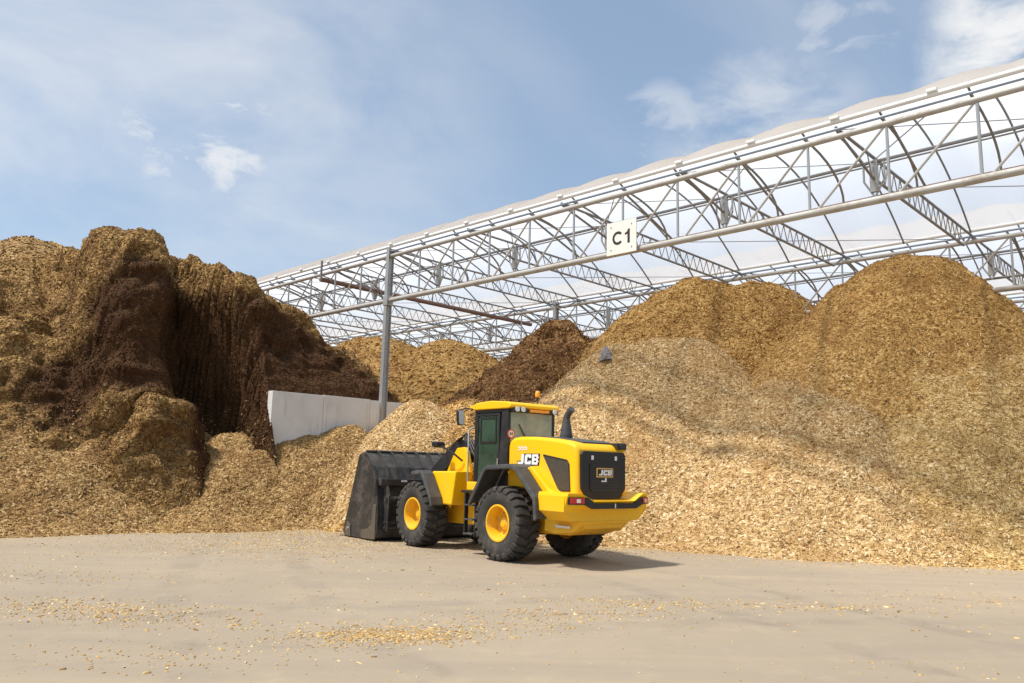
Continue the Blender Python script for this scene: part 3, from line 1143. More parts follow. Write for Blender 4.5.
# the bay sign
sg = thing('bay_sign', 'white square sign reading C1 fixed on the front girder', 'sign', HALL, HALL_RZ)
sp = MB().box(10.62, 11.66, -0.20, -0.17, 8.15, 9.12).obj('board', 'sign', sg, False, 0.006)


def flat_poly(name, polys, y, mat, parent, axis='y', thick=0.003):
    mb = MB()
    for p in polys:
        mb.prism(p, y, y - thick, axis)
    return mb.obj(name, mat, parent)


def ring_arc(cx, cz, ro, ri, a0, a1, n=14, sx=1.0):
    """closed polygon of an arc band"""
    o = [(cx + sx * ro * math.cos(R(a0 + (a1 - a0) * i / n)), cz + ro * math.sin(R(a0 + (a1 - a0) * i / n))) for i in range(n + 1)]
    q = [(cx + sx * ri * math.cos(R(a0 + (a1 - a0) * i / n)), cz + ri * math.sin(R(a0 + (a1 - a0) * i / n))) for i in range(n, -1, -1)]
    return o + q


cz = 8.63
for u_ in (10.78, 11.50):
    MB().box(u_ - 0.03, u_ + 0.03, -0.1695, -0.10, 8.22, 8.27).box(u_ - 0.02, u_ + 0.02, -0.165, -0.02, 9.02, 9.05).obj('bracket', 'steel_dark', sp)
    MB().tube((u_, -0.215, 8.30), (u_, -0.2005, 8.30), 0.018, 8).tube((u_, -0.215, 8.98), (u_, -0.2005, 8.98), 0.018, 8).obj('bolt', 'steel_dark', sp)
flat_poly('letter', [ring_arc(11.02, cz, 0.20, 0.125, 42, 318, 22, 0.95)], -0.203, 'ink', sg)
flat_poly('digit', [[(11.36, cz - 0.20), (11.44, cz - 0.20), (11.44, cz + 0.21), (11.38, cz + 0.21), (11.34, cz + 0.13), (11.27, cz + 0.11), (11.27, cz + 0.05), (11.36, cz + 0.07)]], -0.203, 'ink', sg)

# grey lump lying on the pale mound
lp = MB()
n, rings = 12, 7
vs = []
for j in range(rings):
    t = j / (rings - 1)
    for i in range(n):
        a = 2 * math.pi * i / n
        rr = (0.27 * (1 - t) ** 0.6 + 0.01) * (1 + 0.16 * math.sin(3 * a + 1.3 * j) + 0.10 * random.uniform(-1, 1))
        vs.append((rr * math.cos(a), 0.75 * rr * math.sin(a), -0.12 + 0.66 * t))
fs = [(j * n + i, j * n + (i + 1) % n, (j + 1) * n + (i + 1) % n, (j + 1) * n + i) for j in range(rings - 1) for i in range(n)]
fs.append(tuple((rings - 1) * n + i for i in range(n)))
lo = mesh_obj('stone', vs, fs, 'rock')
lx, ly = 3.33, 27.6
lz = float(H_front(np.array([lx]), np.array([ly]))[0])
lo.location = (lx, ly, lz)
lo.rotation_euler = (R(-22), R(6), 0.3)
tag(lo, 'small grey pointed lump lying on the pale chip mound', 'stone')
#PART3
# ------------------------------------------------------------------ wheel loader
LX, LY, LH = 0.78, 18.65, R(130)
ld = thing('wheel_loader', 'yellow wheel loader with black bucket parked before the chip piles', 'wheel loader', (LX, LY, 0), LH)
ART = R(-3.0)
PIV = Vector((1.72, 0, 0))


def front(o):
    """front frame parts turn about the articulation joint"""
    q = Matrix.Rotation(ART, 3, 'Z')
    o.rotation_euler = (0, 0, ART)
    o.location = PIV - q @ PIV
    return o


# --- wheels
TR, TW = 0.81, 0.30


def make_tyre():
    mb = MB()
    prof = [(0.385, -0.235), (0.44, -0.285), (0.58, -0.305), (0.68, -0.300), (0.735, -0.275), (0.752, -0.22), (0.756, 0.0),
            (0.752, 0.22), (0.735, 0.275), (0.68, 0.300), (0.58, 0.305), (0.44, 0.285), (0.385, 0.235), (0.35, 0.20), (0.35, -0.20)]
    mb.lathe(prof, 64, closed=True)
    nl = 24
    for side in (-1, 1):
        for i in range(nl):
            t0 = 2 * math.pi * (i + (0.5 if side > 0 else 0)) / nl
            rows = [  # angle, half width, y, outer radius, inner radius
                (t0 + 0.075, 0.062, 0.015, 0.806, 0.74), (t0 + 0.03, 0.070, 0.14, 0.808, 0.74),
                (t0, 0.088, 0.235, 0.803, 0.735), (t0, 0.088, 0.305, 0.770, 0.70), (t0, 0.070, 0.322, 0.700, 0.655)]
            vs = []
            for a, hw, y, ro, ri in rows:
                for da, rr in ((-hw, ro), (hw, ro), (hw * 1.15, ri), (-hw * 1.15, ri)):
                    yy = y if rr == ro else min(y, 0.295)
                    vs.append((rr * math.cos(a + da), side * yy, rr * math.sin(a + da)))
            fs = []
            k = len(rows)
            for j in range(k - 1):
                for e in range(4):
                    fs.append((j * 4 + e, j * 4 + (e + 1) % 4, (j + 1) * 4 + (e + 1) % 4, (j + 1) * 4 + e))
            fs += [(0, 1, 2, 3), tuple((k - 1) * 4 + e for e in (3, 2, 1, 0))]
            mb.add(vs, fs)
    return mb


wheels = []
w_hub = MB()
w_hub.lathe([(0.0, 0.115), (0.075, 0.115), (0.09, 0.10), (0.13, 0.09), (0.155, 0.05), (0.165, 0.0), (0.165, -0.2), (0.0, -0.2)], 32)
for i in range(12):
    a = 2 * math.pi * i / 12
    c = (0.235 * math.cos(a), 0, 0.235 * math.sin(a))
    w_hub.tube((c[0], -0.03, c[2]), (c[0], 0.035, c[2]), 0.017, 6)
w_rim = MB().lathe([(0.375, 0.225), (0.405, 0.262), (0.405, 0.278), (0.385, 0.285), (0.365, 0.280), (0.350, 0.255), (0.335, 0.17), (0.315, 0.11), (0.300, 0.02),
                    (0.26, -0.01), (0.18, -0.02), (0.18, -0.08), (0.30, -0.10), (0.34, -0.2), (0.40, -0.26), (0.375, -0.225)], 48)
proto = None
for (x, y, fr) in ((0, 1.03, 0), (0, -1.03, 0), (3.45, 1.03, 1), (3.45, -1.03, 1)):
    if proto is None:
        ty = smooth_by_angle(make_tyre().obj('wheel', 'rubber', ld), 40)
        rm = smooth_by_angle(w_rim.obj('rim', 'rim', ty), 35)
        hb = smooth_by_angle(w_hub.obj('hub', 'rim', ty), 35)
        proto = (ty, rm, hb)
        ty.location = (x, y, TR)
        continue
    t2 = proto[0].copy()
    COL.objects.link(t2)
    p = Vector((x, y, 0))
    rz = 0.0 if y > 0 else math.pi
    if fr:
        p = PIV + Matrix.Rotation(ART, 3, 'Z') @ (p - PIV)
        rz += ART
    t2.location = (p.x, p.y, TR)
    t2.rotation_euler = (0, R(9 * x + 20 * y), rz)
    t2.rotation_mode = 'ZYX' if False else 'XYZ'
    for c in proto[1:]:
        d = c.copy()
        COL.objects.link(d)
        d.parent = t2

# axles
MB().tube((0, -0.85, TR), (0, 0.85, TR), 0.19, 16).box(-0.28, 0.28, -0.3, 0.3, 0.55, 1.05).obj('axle', 'black', ld, False, 0.03)
front(MB().tube((3.45, -0.85, TR), (3.45, 0.85, TR), 0.19, 16).box(3.17, 3.73, -0.3, 0.3, 0.55, 1.05).obj('axle', 'black', ld, False, 0.03))

# --- rear frame and belly
MB().prism([(1.15, 0.78), (1.15, 1.45), (0.6, 1.95), (-0.9, 1.95), (-1.9, 1.5), (-1.95, 0.80), (-1.5, 0.64), (0.4, 0.60)], -0.60, 0.60).obj('rear_frame', 'yellow_frame', ld, False, 0.03)
MB().prism([(1.15, 1.15), (1.15, 1.5), (0.62, 1.92), (-0.5, 1.98), (-1.15, 1.5), (-1.15, 1.10)], 0.605, 0.70).obj('wheel_arch_panel', 'yellow_frame', ld, False, 0.02)
MB().prism([(1.15, 1.15), (1.15, 1.5), (0.62, 1.92), (-0.5, 1.98), (-1.15, 1.5), (-1.15, 1.10)], -0.70, -0.605).obj('wheel_arch_panel', 'yellow_frame', ld, False, 0.02)

# --- engine hood
hood_poly = [(0.34, 1.55), (0.34, 2.50), (0.29, 2.62), (0.16, 2.69), (-0.05, 2.715), (-0.55, 2.705), (-1.05, 2.67), (-1.50, 2.615), (-1.74, 2.565),
             (-1.84, 2.51), (-1.88, 2.42), (-1.92, 1.46), (-1.6, 1.45), (-1.15, 1.45), (-0.6, 1.9), (-0.3, 1.55)]
hood = MB().prism(hood_poly, -0.76, 0.76).obj('engine_hood', 'yellow', ld, False, 0.075, 4)
smooth_by_angle(hood, 40)
# dark top plate and intake
MB().prism([(-0.45, 2.705), (-0.45, 2.74), (-1.5, 2.65), (-1.74, 2.60), (-1.74, 2.55), (-1.5, 2.60)], -0.45, 0.45).obj('hood_cover', 'mudguard', ld, False, 0.012)
MB().box(-1.93, -1.72, -0.73, -0.44, 2.46, 2.60).box(-1.96, -1.9305, -0.69, -0.48, 2.49, 2.57).obj('camera_housing', 'black', ld, False, 0.03)
for s in (1, -1):
    y = s * 0.762
    vp_ = [(-0.86, 2.31), (-1.60, 2.20), (-1.66, 2.12), (-1.70, 1.56), (-1.40, 1.56), (-1.33, 1.62)]
    ve = MB().prism(vp_, y - s * 0.01, y + s * 0.006).obj('side_vent', 'vent', ld)
    rim_ = MB()
    for a, b in zip(vp_, vp_[1:] + vp_[:1]):
        rim_.tube((a[0], y + s * 0.006, a[1]), (b[0], y + s * 0.006, b[1]), 0.013, 6)
    rim_.obj('vent_frame', 'black', ve)

# --- printing on the hood side
def bar(x0, z0, x1, z1):
    return [(x0, z0), (x1, z0), (x1, z1), (x0, z1)]


def letters_jcb(x0, z0, wd, ht, sgn):
    """three square letters with rounded corners; sgn mirrors the run of the text"""
    t = ht * 0.26
    lw = wd / 3.25
    P = []

    def add(poly, ox):
        P.append([(x0 + sgn * (ox + a + 0.10 * b), z0 + b) for a, b in poly])
    c = ht * 0.16
    # J
    add([(lw * 0.55, t * 0.9), (lw * 0.55, ht), (lw * 0.95, ht), (lw * 0.95, c), (lw * 0.95 - c, 0), (c * 0.6, 0), (0, c * 0.6), (0, t), (lw * 0.5, t)], 0)
    o = lw * 1.10
    # C
    add([(c, 0), (lw - c * 0.6, 0), (lw, c * 0.6), (lw, ht * 0.36), (lw * 0.62, ht * 0.36), (lw * 0.62, t), (lw * 0.40, t), (lw * 0.40, ht - t),
         (lw * 0.62, ht - t), (lw * 0.62, ht * 0.64), (lw, ht * 0.64), (lw, ht - c * 0.6), (lw - c * 0.6, ht), (c, ht), (0, ht - c), (0, c)], o)
    o = lw * 2.22
    # B: frame plus the two counters
    g = ht * 0.11
    add([(0, 0), (lw * 0.36, 0), (lw * 0.36, ht), (0, ht)], o)
    for a, b in ((0, t * 0.85), (ht / 2 - t * 0.42, ht / 2 + t * 0.42), (ht - t * 0.85, ht)):
        add([(lw * 0.361, a), (lw * 0.90, a), (lw * 0.90, b), (lw * 0.361, b)], o)
    add([(lw * 0.68, t * 0.851), (lw * 1.02, t * 0.851), (lw * 1.02, ht / 2 - t * 0.421), (lw * 0.68, ht / 2 - t * 0.421)], o)
    add([(lw * 0.68, ht / 2 + t * 0.421), (lw * 1.02, ht / 2 + t * 0.421), (lw * 1.02, ht - t * 0.851), (lw * 0.68, ht - t * 0.851)], o)
    return P


def print_side(name, polys, s, mat, off, parent):
    mb = MB()
    for p in polys:
        mb.prism(p, s * (0.760 + off), s * (0.763 + off))
    return mb.obj(name, mat, parent)


for s in (1, -1):
    sg_ = -s                       # the text runs to the rear on the left side
    xs0 = 0.00 if s > 0 else -0.80
    zz = 2.095
    shadow = [[(a + sg_ * -0.022, b - 0.022) for a, b in p] for p in letters_jcb(xs0, zz, 0.70, 0.225, sg_)]
    back = [[(xs0 + sg_ * -0.02, zz - 0.022), (xs0 + sg_ * 0.725, zz - 0.022), (xs0 + sg_ * 0.75, zz + 0.24), (xs0 + sg_ * 0.20, zz + 0.24), (xs0 + sg_ * 0.13, zz + 0.08), (xs0 + sg_ * -0.02, zz + 0.08)]]
    print_side('decal', letters_jcb(xs0, zz, 0.70, 0.225, sg_), s, 'white', 0.006, hood)
    print_side('decal_shadow', back, s, 'ink', 0.001, hood)
    m3 = []
    for i in range(3):             # the small model number, illegible in the photograph
        q = xs0 + sg_ * (0.02 + i * 0.105)
        m3 += [bar(min(q, q + sg_ * 0.085), 2.415, max(q, q + sg_ * 0.085), 2.435), bar(min(q, q + sg_ * 0.085), 2.458, max(q, q + sg_ * 0.085), 2.476),
               bar(min(q + sg_ * 0.06, q + sg_ * 0.085), 2.4351, max(q + sg_ * 0.06, q + sg_ * 0.085), 2.4579),
               bar(min(q, q + sg_ * 0.025), 2.4761, max(q, q + sg_ * 0.025), 2.505)]
    print_side('decal', m3, s, 'white', 0.003, hood)
    print_side('decal', [bar(min(-0.5, -0.88), 1.615, -0.5, 1.665)], s, 'white', 0.003, hood)

# --- rear grille
gp = [(0.68, 2.33), (0.62, 2.40), (-0.62, 2.40), (-0.68, 2.33), (-0.68, 1.62), (-0.52, 1.41), (0.52, 1.41), (0.68, 1.62)]
gr_ = MB().prism(gp, -1.89, -1.94, 'x').obj('rear_grille', 'grille', ld, False, 0.012)
MB().prism([(0.44, 2.14), (-0.44, 2.14), (-0.44, 1.62), (-0.36, 1.54), (0.36, 1.54), (0.44, 1.62)], -1.941, -1.955, 'x').obj('grille_door', 'grille', gr_, False, 0.008)
for k in range(9):
    z = 1.60 + k * 0.06
    if 1.86 < z < 2.06:
        continue
    MB().box(-1.963, -1.956, -0.40, 0.40, z - 0.012, z + 0.012).obj('slat', 'black', gr_)
for y in (0.36, -0.36):
    MB().box(-1.955, -1.941, y - 0.035, y + 0.035, 2.22, 2.31).obj('grille_lamp', 'lens', gr_, False, 0.008)
pl = MB().box(-1.971, -1.956, -0.255, 0.255, 1.86, 2.055).obj('badge', 'gold', gr_, False, 0.005)
MB().box(-1.975, -1.972, -0.225, 0.225, 1.885, 2.03).obj('badge_face', 'ink', pl)
mb = MB()
for p in letters_jcb(0.195, 1.90, 0.40, 0.115, -1):
    mb.prism(p, -1.976, -1.979, 'x')
mb.obj('badge_letters', 'white', pl)
MB().box(-1.965, -1.956, -0.06, 0.10, 1.765, 1.795).box(-1.965, -1.956, -0.06, -0.01, 1.7955, 1.85).obj('latch', 'chrome', gr_)

# --- counterweight
cwp = [(1.22, 1.54), (0.97, 1.54), (0.62, 1.385), (-0.62, 1.385), (-0.97, 1.54), (-1.22, 1.54), (-1.24, 1.47), (-1.24, 1.16), (-0.98, 0.96), (0.98, 0.96), (1.24, 1.16), (1.24, 1.47)]
cw = MB()
n = len(cwp)
sect = [(-1.24, 1.0, 1.0), (-1.32, 1.0, 1.0), (-2.02, 1.0, 1.0), (-2.26, 0.985, 1.0)]
vs = []
for x, ky, kz in sect:
    for a, b in cwp:
        xx = x
        if x < -2.1:
            xx = x + 0.16 * max(0, (abs(a) - 0.85) / 0.39) + (0.20 if b < 1.0 else (0.10 if b < 1.2 else 0))
        vs.append((xx, a * ky, 1.25 + (b - 1.25) * kz))
fs = [tuple(range(n)), tuple(range(4 * n - 1, 3 * n - 1, -1))]
for j in range(3):
    fs += [(j * n + i, (j + 1) * n + i, (j + 1) * n + (i + 1) % n, j * n + (i + 1) % n) for i in range(n)]
cw = mesh_obj('counterweight', vs, fs, 'yellow', ld, False, 0.03, 3)
MB().prism([(-1.30, 1.0), (-1.98, 1.0), (-2.02, 0.93), (-1.75, 0.72), (-1.2, 0.66), (-0.9, 0.70), (-0.9, 0.95)], -0.74, 0.74).obj('belly_guard', 'yellow', ld, False, 0.03)
# dark light band across the rear
bp = [(1.19, 1.455), (0.80, 1.455), (0.60, 1.335), (-0.60, 1.335), (-0.80, 1.455), (-1.19, 1.455), (-1.19, 1.31), (-0.86, 1.31), (-0.66, 1.225), (0.66, 1.225), (0.86, 1.31), (1.19, 1.31)]
vs = []
for dx in (0.05, -0.010):
    for a, b in bp:
        vs.append((-2.26 + dx + 0.16 * max(0, (abs(a) - 0.85) / 0.39), a, b))
nb = len(bp)
bf = [tuple(range(nb)), tuple(range(2 * nb - 1, nb - 1, -1))] + [(i, i + nb, (i + 1) % nb + nb, (i + 1) % nb) for i in range(nb)]
band = mesh_obj('lamp_band', vs, bf, 'grille', cw)
MB().box(-2.275, -2.2705, -0.018, 0.018, 1.235, 1.33).obj('tow_pin', 'chrome', cw)
for s in (1, -1):
    tl = MB().add([(-2.26 + 0.16 * max(0, (abs(a) - 0.85) / 0.39) + d, s * a, b) for d in (0.0, -0.03) for a, b in ((0.90, 1.33), (1.18, 1.33), (1.18, 1.44), (0.90, 1.44))],
                  [(0, 1, 2, 3), (7, 6, 5, 4), (0, 4, 5, 1), (1, 5, 6, 2), (2, 6, 7, 3), (3, 7, 4, 0)]).obj('tail_light', 'red', cw, False, 0.006)
    MB().add([(-2.26 + 0.16 * max(0, (abs(a) - 0.85) / 0.39) + d, s * a, b) for d in (-0.005, -0.034) for a, b in ((0.985, 1.35), (1.06, 1.35), (1.06, 1.42), (0.985, 1.42))],
             [(0, 1, 2, 3), (7, 6, 5, 4), (0, 4, 5, 1), (1, 5, 6, 2), (2, 6, 7, 3), (3, 7, 4, 0)]).obj('lens', 'lens', tl)
    MB().box(-1.75, -1.32, s * 0.78 - 0.05, s * 0.78 + 0.05, 0.80, 0.86).obj('step_rail', 'chrome', ld, False, 0.01)

# --- mudguards
def guard(name, line, th, y0, y1, fr=False):
    up, lo_ = [], []
    for i, (x, z) in enumerate(line):
        a = Vector(line[max(i - 1, 0)])
        b = Vector(line[min(i + 1, len(line) - 1)])
        d = (b - a).normalized()
        nrm = Vector((-d.y, d.x))
        up.append((x, z))
        lo_.append((x - nrm.x * th, z - nrm.y * th))
    mb = MB().prism(up + lo_[::-1], y0, y1)
    o = mb.obj(name, 'mudguard', ld, False, 0.02)
    return front(o) if fr else o


rl = [(-1.30, 0.98), (-1.25, 1.42), (-0.64, 2.03), (-0.45, 2.10), (0.42, 2.06), (0.55, 1.98), (1.06, 1.22)]
fl = [(2.50, 1.06), (2.56, 1.26), (2.98, 1.82), (3.12, 1.90), (3.55, 1.86)]
for s in (1, -1):
    a, b = sorted((s * 1.02, s * 1.34))
    guard('mudguard', rl[:3][::-1], -0.06, a, b)                       # the sloping rear half
    a, b = sorted((s * 0.78, s * 1.338))
    guard('mudguard', rl[2:][::-1], -0.06, a, b)
    guard('mudguard_lip', [(x * 0.985, z - 0.03) for x, z in rl[::-1]], -0.075, *sorted((s * 1.27, s * 1.345)))
    a, b = sorted((s * 0.701, s * 1.015))
    MB().prism([(-0.50, 1.99), (-0.68, 1.96), (-1.27, 1.37), (-1.33, 0.98), (-1.50, 0.98), (-1.50, 1.52), (-1.30, 1.60), (-0.74, 2.06)], a, b).obj('body_corner', 'yellow', ld, False, 0.03)
    a, b = sorted((s * 1.0, s * 1.34))
    guard('mudguard', fl[::-1], -0.06, a, b, True)
    guard('mudguard_lip', [(x, z - 0.02) for x, z in fl[::-1]], -0.08, *sorted((s * 1.27, s * 1.345)), True)

# --- front frame, tower, arms
ff = front(MB().prism([(1.78, 0.62), (1.70, 1.10), (1.72, 1.86), (2.72, 1.84), (3.1, 1.72), (3.75, 1.25), (3.8, 0.85), (3.2, 0.60)], -0.46, 0.46).obj('front_frame', 'yellow_frame', ld, False, 0.03))
for s in (1, -1):
    a, b = sorted((s * 0.465, s * 0.98))
    front(MB().prism([(2.16, 1.08), (2.00, 1.90), (3.12, 1.88), (2.70, 1.08)], a, b).obj('side_tank', 'yellow', ld, False, 0.035))
    a, b = sorted((s * 0.34, s * 0.45))
    front(MB().prism([(2.20, 1.91), (2.36, 2.40), (2.48, 2.50), (2.80, 2.48), (2.95, 2.32), (3.3, 1.80), (3.3, 1.72), (2.3, 1.72)], a, b).obj('loader_tower', 'yellow', ld, False, 0.02))
    a, b = sorted((s * 0.22, s * 0.335))
    arm = [(2.50, 2.36), (2.54, 2.58), (2.76, 2.70), (3.10, 2.66), (4.20, 1.95), (4.66, 1.20), (4.85, 0.42), (4.80, 0.28), (4.62, 0.30), (4.42, 0.98), (3.95, 1.62), (3.2, 2.12), (2.7, 2.26)]
    front(MB().prism(arm, a, b).obj('loader_arm', 'black', ld, False, 0.025))
    cy = MB().tube((1.95, s * 0.56, 1.25), (2.9, s * 0.56, 1.42), 0.075, 12).tube((2.9, s * 0.56, 1.42), (3.75, s * 0.56, 1.55), 0.04, 10)
    front(cy.obj('lift_cylinder', 'black', ld))
front(MB().prism([(3.4, 1.9), (3.42, 2.55), (3.62, 2.6), (3.8, 2.0), (4.0, 1.45), (3.8, 1.3)], -0.10, 0.10).obj('bell_crank', 'black', ld, False, 0.03))
front(MB().tube((2.3, 0, 2.1), (3.0, 0, 2.40), 0.10, 12).tube((3.0, 0, 2.40), (3.5, 0, 2.54), 0.05, 10).obj('tilt_cylinder', 'black', ld))
front(MB().tube((3.9, 0, 1.42), (4.72, 0, 0.95), 0.06, 10).obj('tilt_link', 'black', ld))
for s in (1, -1):
    hm = MB()
    for k, (dy, sg2) in enumerate(((0.0, 0.06), (0.05, 0.02), (0.10, -0.03))):
        hm.path([(1.62, s * (0.30 + dy), 1.30), (1.58, s * (0.33 + dy), 1.85), (1.98, s * (0.36 + dy), 2.30 + sg2), (2.30, s * (0.34 + dy), 2.66 + sg2),
                 (2.62, s * (0.30 + dy), 2.80 + sg2), (2.95, s * (0.27 + dy), 2.66)], 0.024, 6)
    front(hm.obj('hydraulic_hose', 'black', ld, True))
    # headlamp on its bracket
    hl = MB().path([(2.45, s * 0.50, 2.15), (2.60, s * 0.66, 2.32), (2.98, s * 0.86, 2.54)], 0.026, 6)
    hb_ = front(hl.obj('lamp_bracket', 'black', ld))
    MB().prism([(2.92, 2.50), (2.94, 2.62), (3.10, 2.64), (3.18, 2.59), (3.16, 2.51), (3.04, 2.47)], s * 0.86 - 0.14, s * 0.86 + 0.14).obj('headlamp', 'black', hb_, False, 0.03)
# articulation joint and hoses
MB().box(1.15, 1.78, -0.25, 0.25, 0.62, 0.80).box(1.15, 1.70, -0.22, 0.22, 1.30, 1.45).tube((1.72, 0, 0.55), (1.72, 0, 1.55), 0.10, 12).obj('articulation_joint', 'black', ld, False, 0.02)
for s in (1, -1):
    MB().tube((1.0, s * 0.42, 1.0), (1.9, s * 0.42, 1.0), 0.05, 10).obj('steering_cylinder', 'black', ld)
    # access ladder
    ldr = MB()
    for x in (1.20, 1.60):
        ldr.box(x - 0.025, x + 0.025, s * 0.96 - 0.05, s * 0.96 + 0.05, 0.42, 1.40)
    lo2 = ldr.obj('ladder', 'black', ld, False, 0.008)
    for z in (0.45, 0.78, 1.11):
        MB().box(1.226, 1.574, s * 0.96 - 0.10, s * 0.96 + 0.10, z, z + 0.035).obj('rung', 'mudguard', lo2, False, 0.006)
    MB().box(1.0, 1.75, min(s * 0.62, s * 1.02), max(s * 0.62, s * 1.02), 1.402, 1.46).obj('platform', 'black', ld, False, 0.01)
    MB().box(1.16, 1.70, min(s * 0.62, s * 0.90), max(s * 0.62, s * 0.90), 1.4605, 1.66).obj('step_box', 'yellow', ld, False, 0.02)
    gr2 = MB().path([(1.70, s * 0.84, 1.46), (1.72, s * 0.86, 1.7), (1.73, s * 0.86, 2.90), (1.68, s * 0.76, 2.96)], 0.020, 8)
    smooth_by_angle(gr2.obj('handrail', 'steel', ld), 50)

# --- cab
cab = MB()
CX0, CX1, CY, CZ0, CZ1 = 0.40, 1.66, 0.74, 1.47, 3.36
cab.box(CX0, CX1, -CY, CY, CZ0, CZ0 + 0.06)
cab.box(CX0, CX1, -CY, CY, CZ1 - 0.06, CZ1)
for s in (1, -1):
    a, b = sorted((s * (CY - 0.09), s * CY))
    cab.prism([(CX0, CZ0 + .0605), (CX0, CZ1 - .0605), (CX0 + 0.24, CZ1 - .0605), (CX0 + 0.34, CZ0 + .0605)], a, b)     # B pillar
    cab.prism([(CX1 - 0.06, CZ0 + .0605), (CX1 - 0.08, CZ1 - .0605), (CX1, CZ1 - .0605), (CX1, CZ0 + .0605)], a, b)       # A pillar
cab.box(CX0, CX0 + 0.05, -CY + 0.0905, CY - 0.0905, CZ0 + .0605, 2.55)
cabo = cab.obj('cab', 'black', ld, False, 0.015)
for s in (1, -1):
    y = s * (CY - 0.03)
    dr = MB()
    # door frame
    dx0, dx1, dz0, dz1 = CX0 + 0.30, CX1 - 0.09, CZ0 + 0.08, CZ1 - 0.08
    for (x0, x1, z0, z1) in ((dx0, dx0 + 0.06, dz0, dz1), (dx1 - 0.05, dx1, dz0, dz1), (dx0 + 0.0605, dx1 - 0.0505, dz0, dz0 + 0.06), (dx0 + 0.0605, dx1 - 0.0505, dz1 - 0.05, dz1)):
        dr.box(x0, x1, y - 0.025, y + 0.034 * s if s > 0 else y + 0.025, z0, z1) if s > 0 else dr.box(x0, x1, y - 0.034, y + 0.025, z0, z1)
    dro = dr.obj('cab_door', 'black', cabo, False, 0.008)
    MB().box(dx0 + 0.062, dx1 - 0.052, y - 0.004, y + 0.004, dz0 + 0.062, dz1 - 0.052).obj('door_glass', 'glass', dro)
    sw = MB()
    wx0, wx1, wz0, wz1 = dx0 + 0.14, dx1 - 0.12, 2.58, dz1 - 0.09
    for (x0, x1, z0, z1) in ((wx0, wx0 + 0.035, wz0, wz1), (wx1 - 0.035, wx1, wz0, wz1), (wx0 + 0.036, wx1 - 0.036, wz0, wz0 + 0.04), (wx0 + 0.036, wx1 - 0.036, wz1 - 0.035, wz1)):
        sw.box(x0, x1, y + s * 0.006 - 0.001, y + s * 0.006 + 0.016, z0, z1)
    sw.obj('sliding_window', 'black', dro)
    MB().box(dx0 + 0.01, dx0 + 0.05, y + s * 0.036, y + s * 0.06, 2.05, 2.22).obj('door_handle', 'chrome', dro, False, 0.005)
# rear and front windows
MB().box(CX0 + 0.01, CX0 + 0.018, -CY + 0.092, CY - 0.092, 2.552, CZ1 - 0.062).obj('rear_window', 'dusty_glass', cabo)
MB().box(CX1 - 0.05, CX1 - 0.042, -CY + 0.092, CY - 0.092, CZ0 + 0.062, CZ1 - 0.062).obj('windscreen', 'glass', cabo)
MB().path([(CX0 - 0.01, 0.12, 2.60), (CX0 - 0.02, 0.30, 2.85), (CX0 - 0.02, 0.42, 3.02)], 0.013, 6).obj('wiper', 'black', cabo)
# roof
rp = [(0.27, 3.40), (0.29, 3.48), (0.38, 3.53), (1.0, 3.575), (1.55, 3.545), (1.85, 3.46), (1.85, 3.41), (1.68, 3.375), (0.40, 3.375)]
roof = MB().prism(rp, -0.78, 0.78).obj('cab_roof', 'yellow', cabo, False, 0.035, 3)
smooth_by_angle(roof, 40)
MB().box(0.245, 0.39, 0.22, 0.70, 3.30, 3.3745).obj('lamp_tray', 'black', roof, False, 0.012)
MB().box(0.245, 0.39, -0.70, -0.46, 3.30, 3.3745).obj('lamp_tray', 'black', roof, False, 0.012)
for y in (0.60, 0.42, -0.58):
    wl = MB().prism([(y - 0.065, 3.34), (y - 0.05, 3.415), (y + 0.05, 3.415), (y + 0.065, 3.34), (y + 0.04, 3.305), (y - 0.04, 3.305)], 0.222, 0.244, 'x').obj('work_lamp', 'lens', roof, False, 0.006)
MB().box(0.245, 0.38, -0.42, 0.18, 3.315, 3.3745).obj('roof_trim', 'amber', roof, False, 0.01)
bc = MB().tube((0.55, -0.30, 3.56), (0.55, -0.30, 3.72), 0.014, 8)
bco = bc.obj('beacon_stem', 'black', roof)
bl = MB()
bl.v, bl.f = [], []
for r_, z in ((0.055, 3.72), (0.062, 3.74), (0.060, 3.82), (0.045, 3.86), (0.0, 3.87)):
    bl.v += [(0.55 + r_ * math.cos(t), -0.30 + r_ * math.sin(t), z) for t in (2 * math.pi * i / 14 for i in range(14))]
for j in range(4):
    bl.f += [(j * 14 + i, j * 14 + (i + 1) % 14, (j + 1) * 14 + (i + 1) % 14, (j + 1) * 14 + i) for i in range(14)]
bl.obj('beacon', 'amber', bco, True)
# mirrors
for s in (1, -1):
    ar = MB().path([(1.68, s * 0.76, 3.40), (1.86, s * 0.92, 3.42), (1.9, s * 1.0, 3.38), (1.9, s * 1.0, 3.05)], 0.016, 6).obj('mirror_arm', 'black', cabo)
    mp = [(-0.08, 3.04), (-0.07, 3.33), (-0.03, 3.38), (0.08, 3.38), (0.12, 3.33), (0.10, 3.04), (0.07, 3.0), (-0.05, 3.0)]
    mr = MB().prism([(s * 1.0 + s * a, b) for a, b in mp], 1.83, 1.93, 'x').obj('mirror', 'black', ar, False, 0.02)
    MB().prism([(s * 1.0 + s * (0.02 + (a - 0.02) * 0.8), 3.19 + (b - 3.19) * 0.88) for a, b in mp], 1.825, 1.8295, 'x').obj('mirror_glass', 'lens', mr)
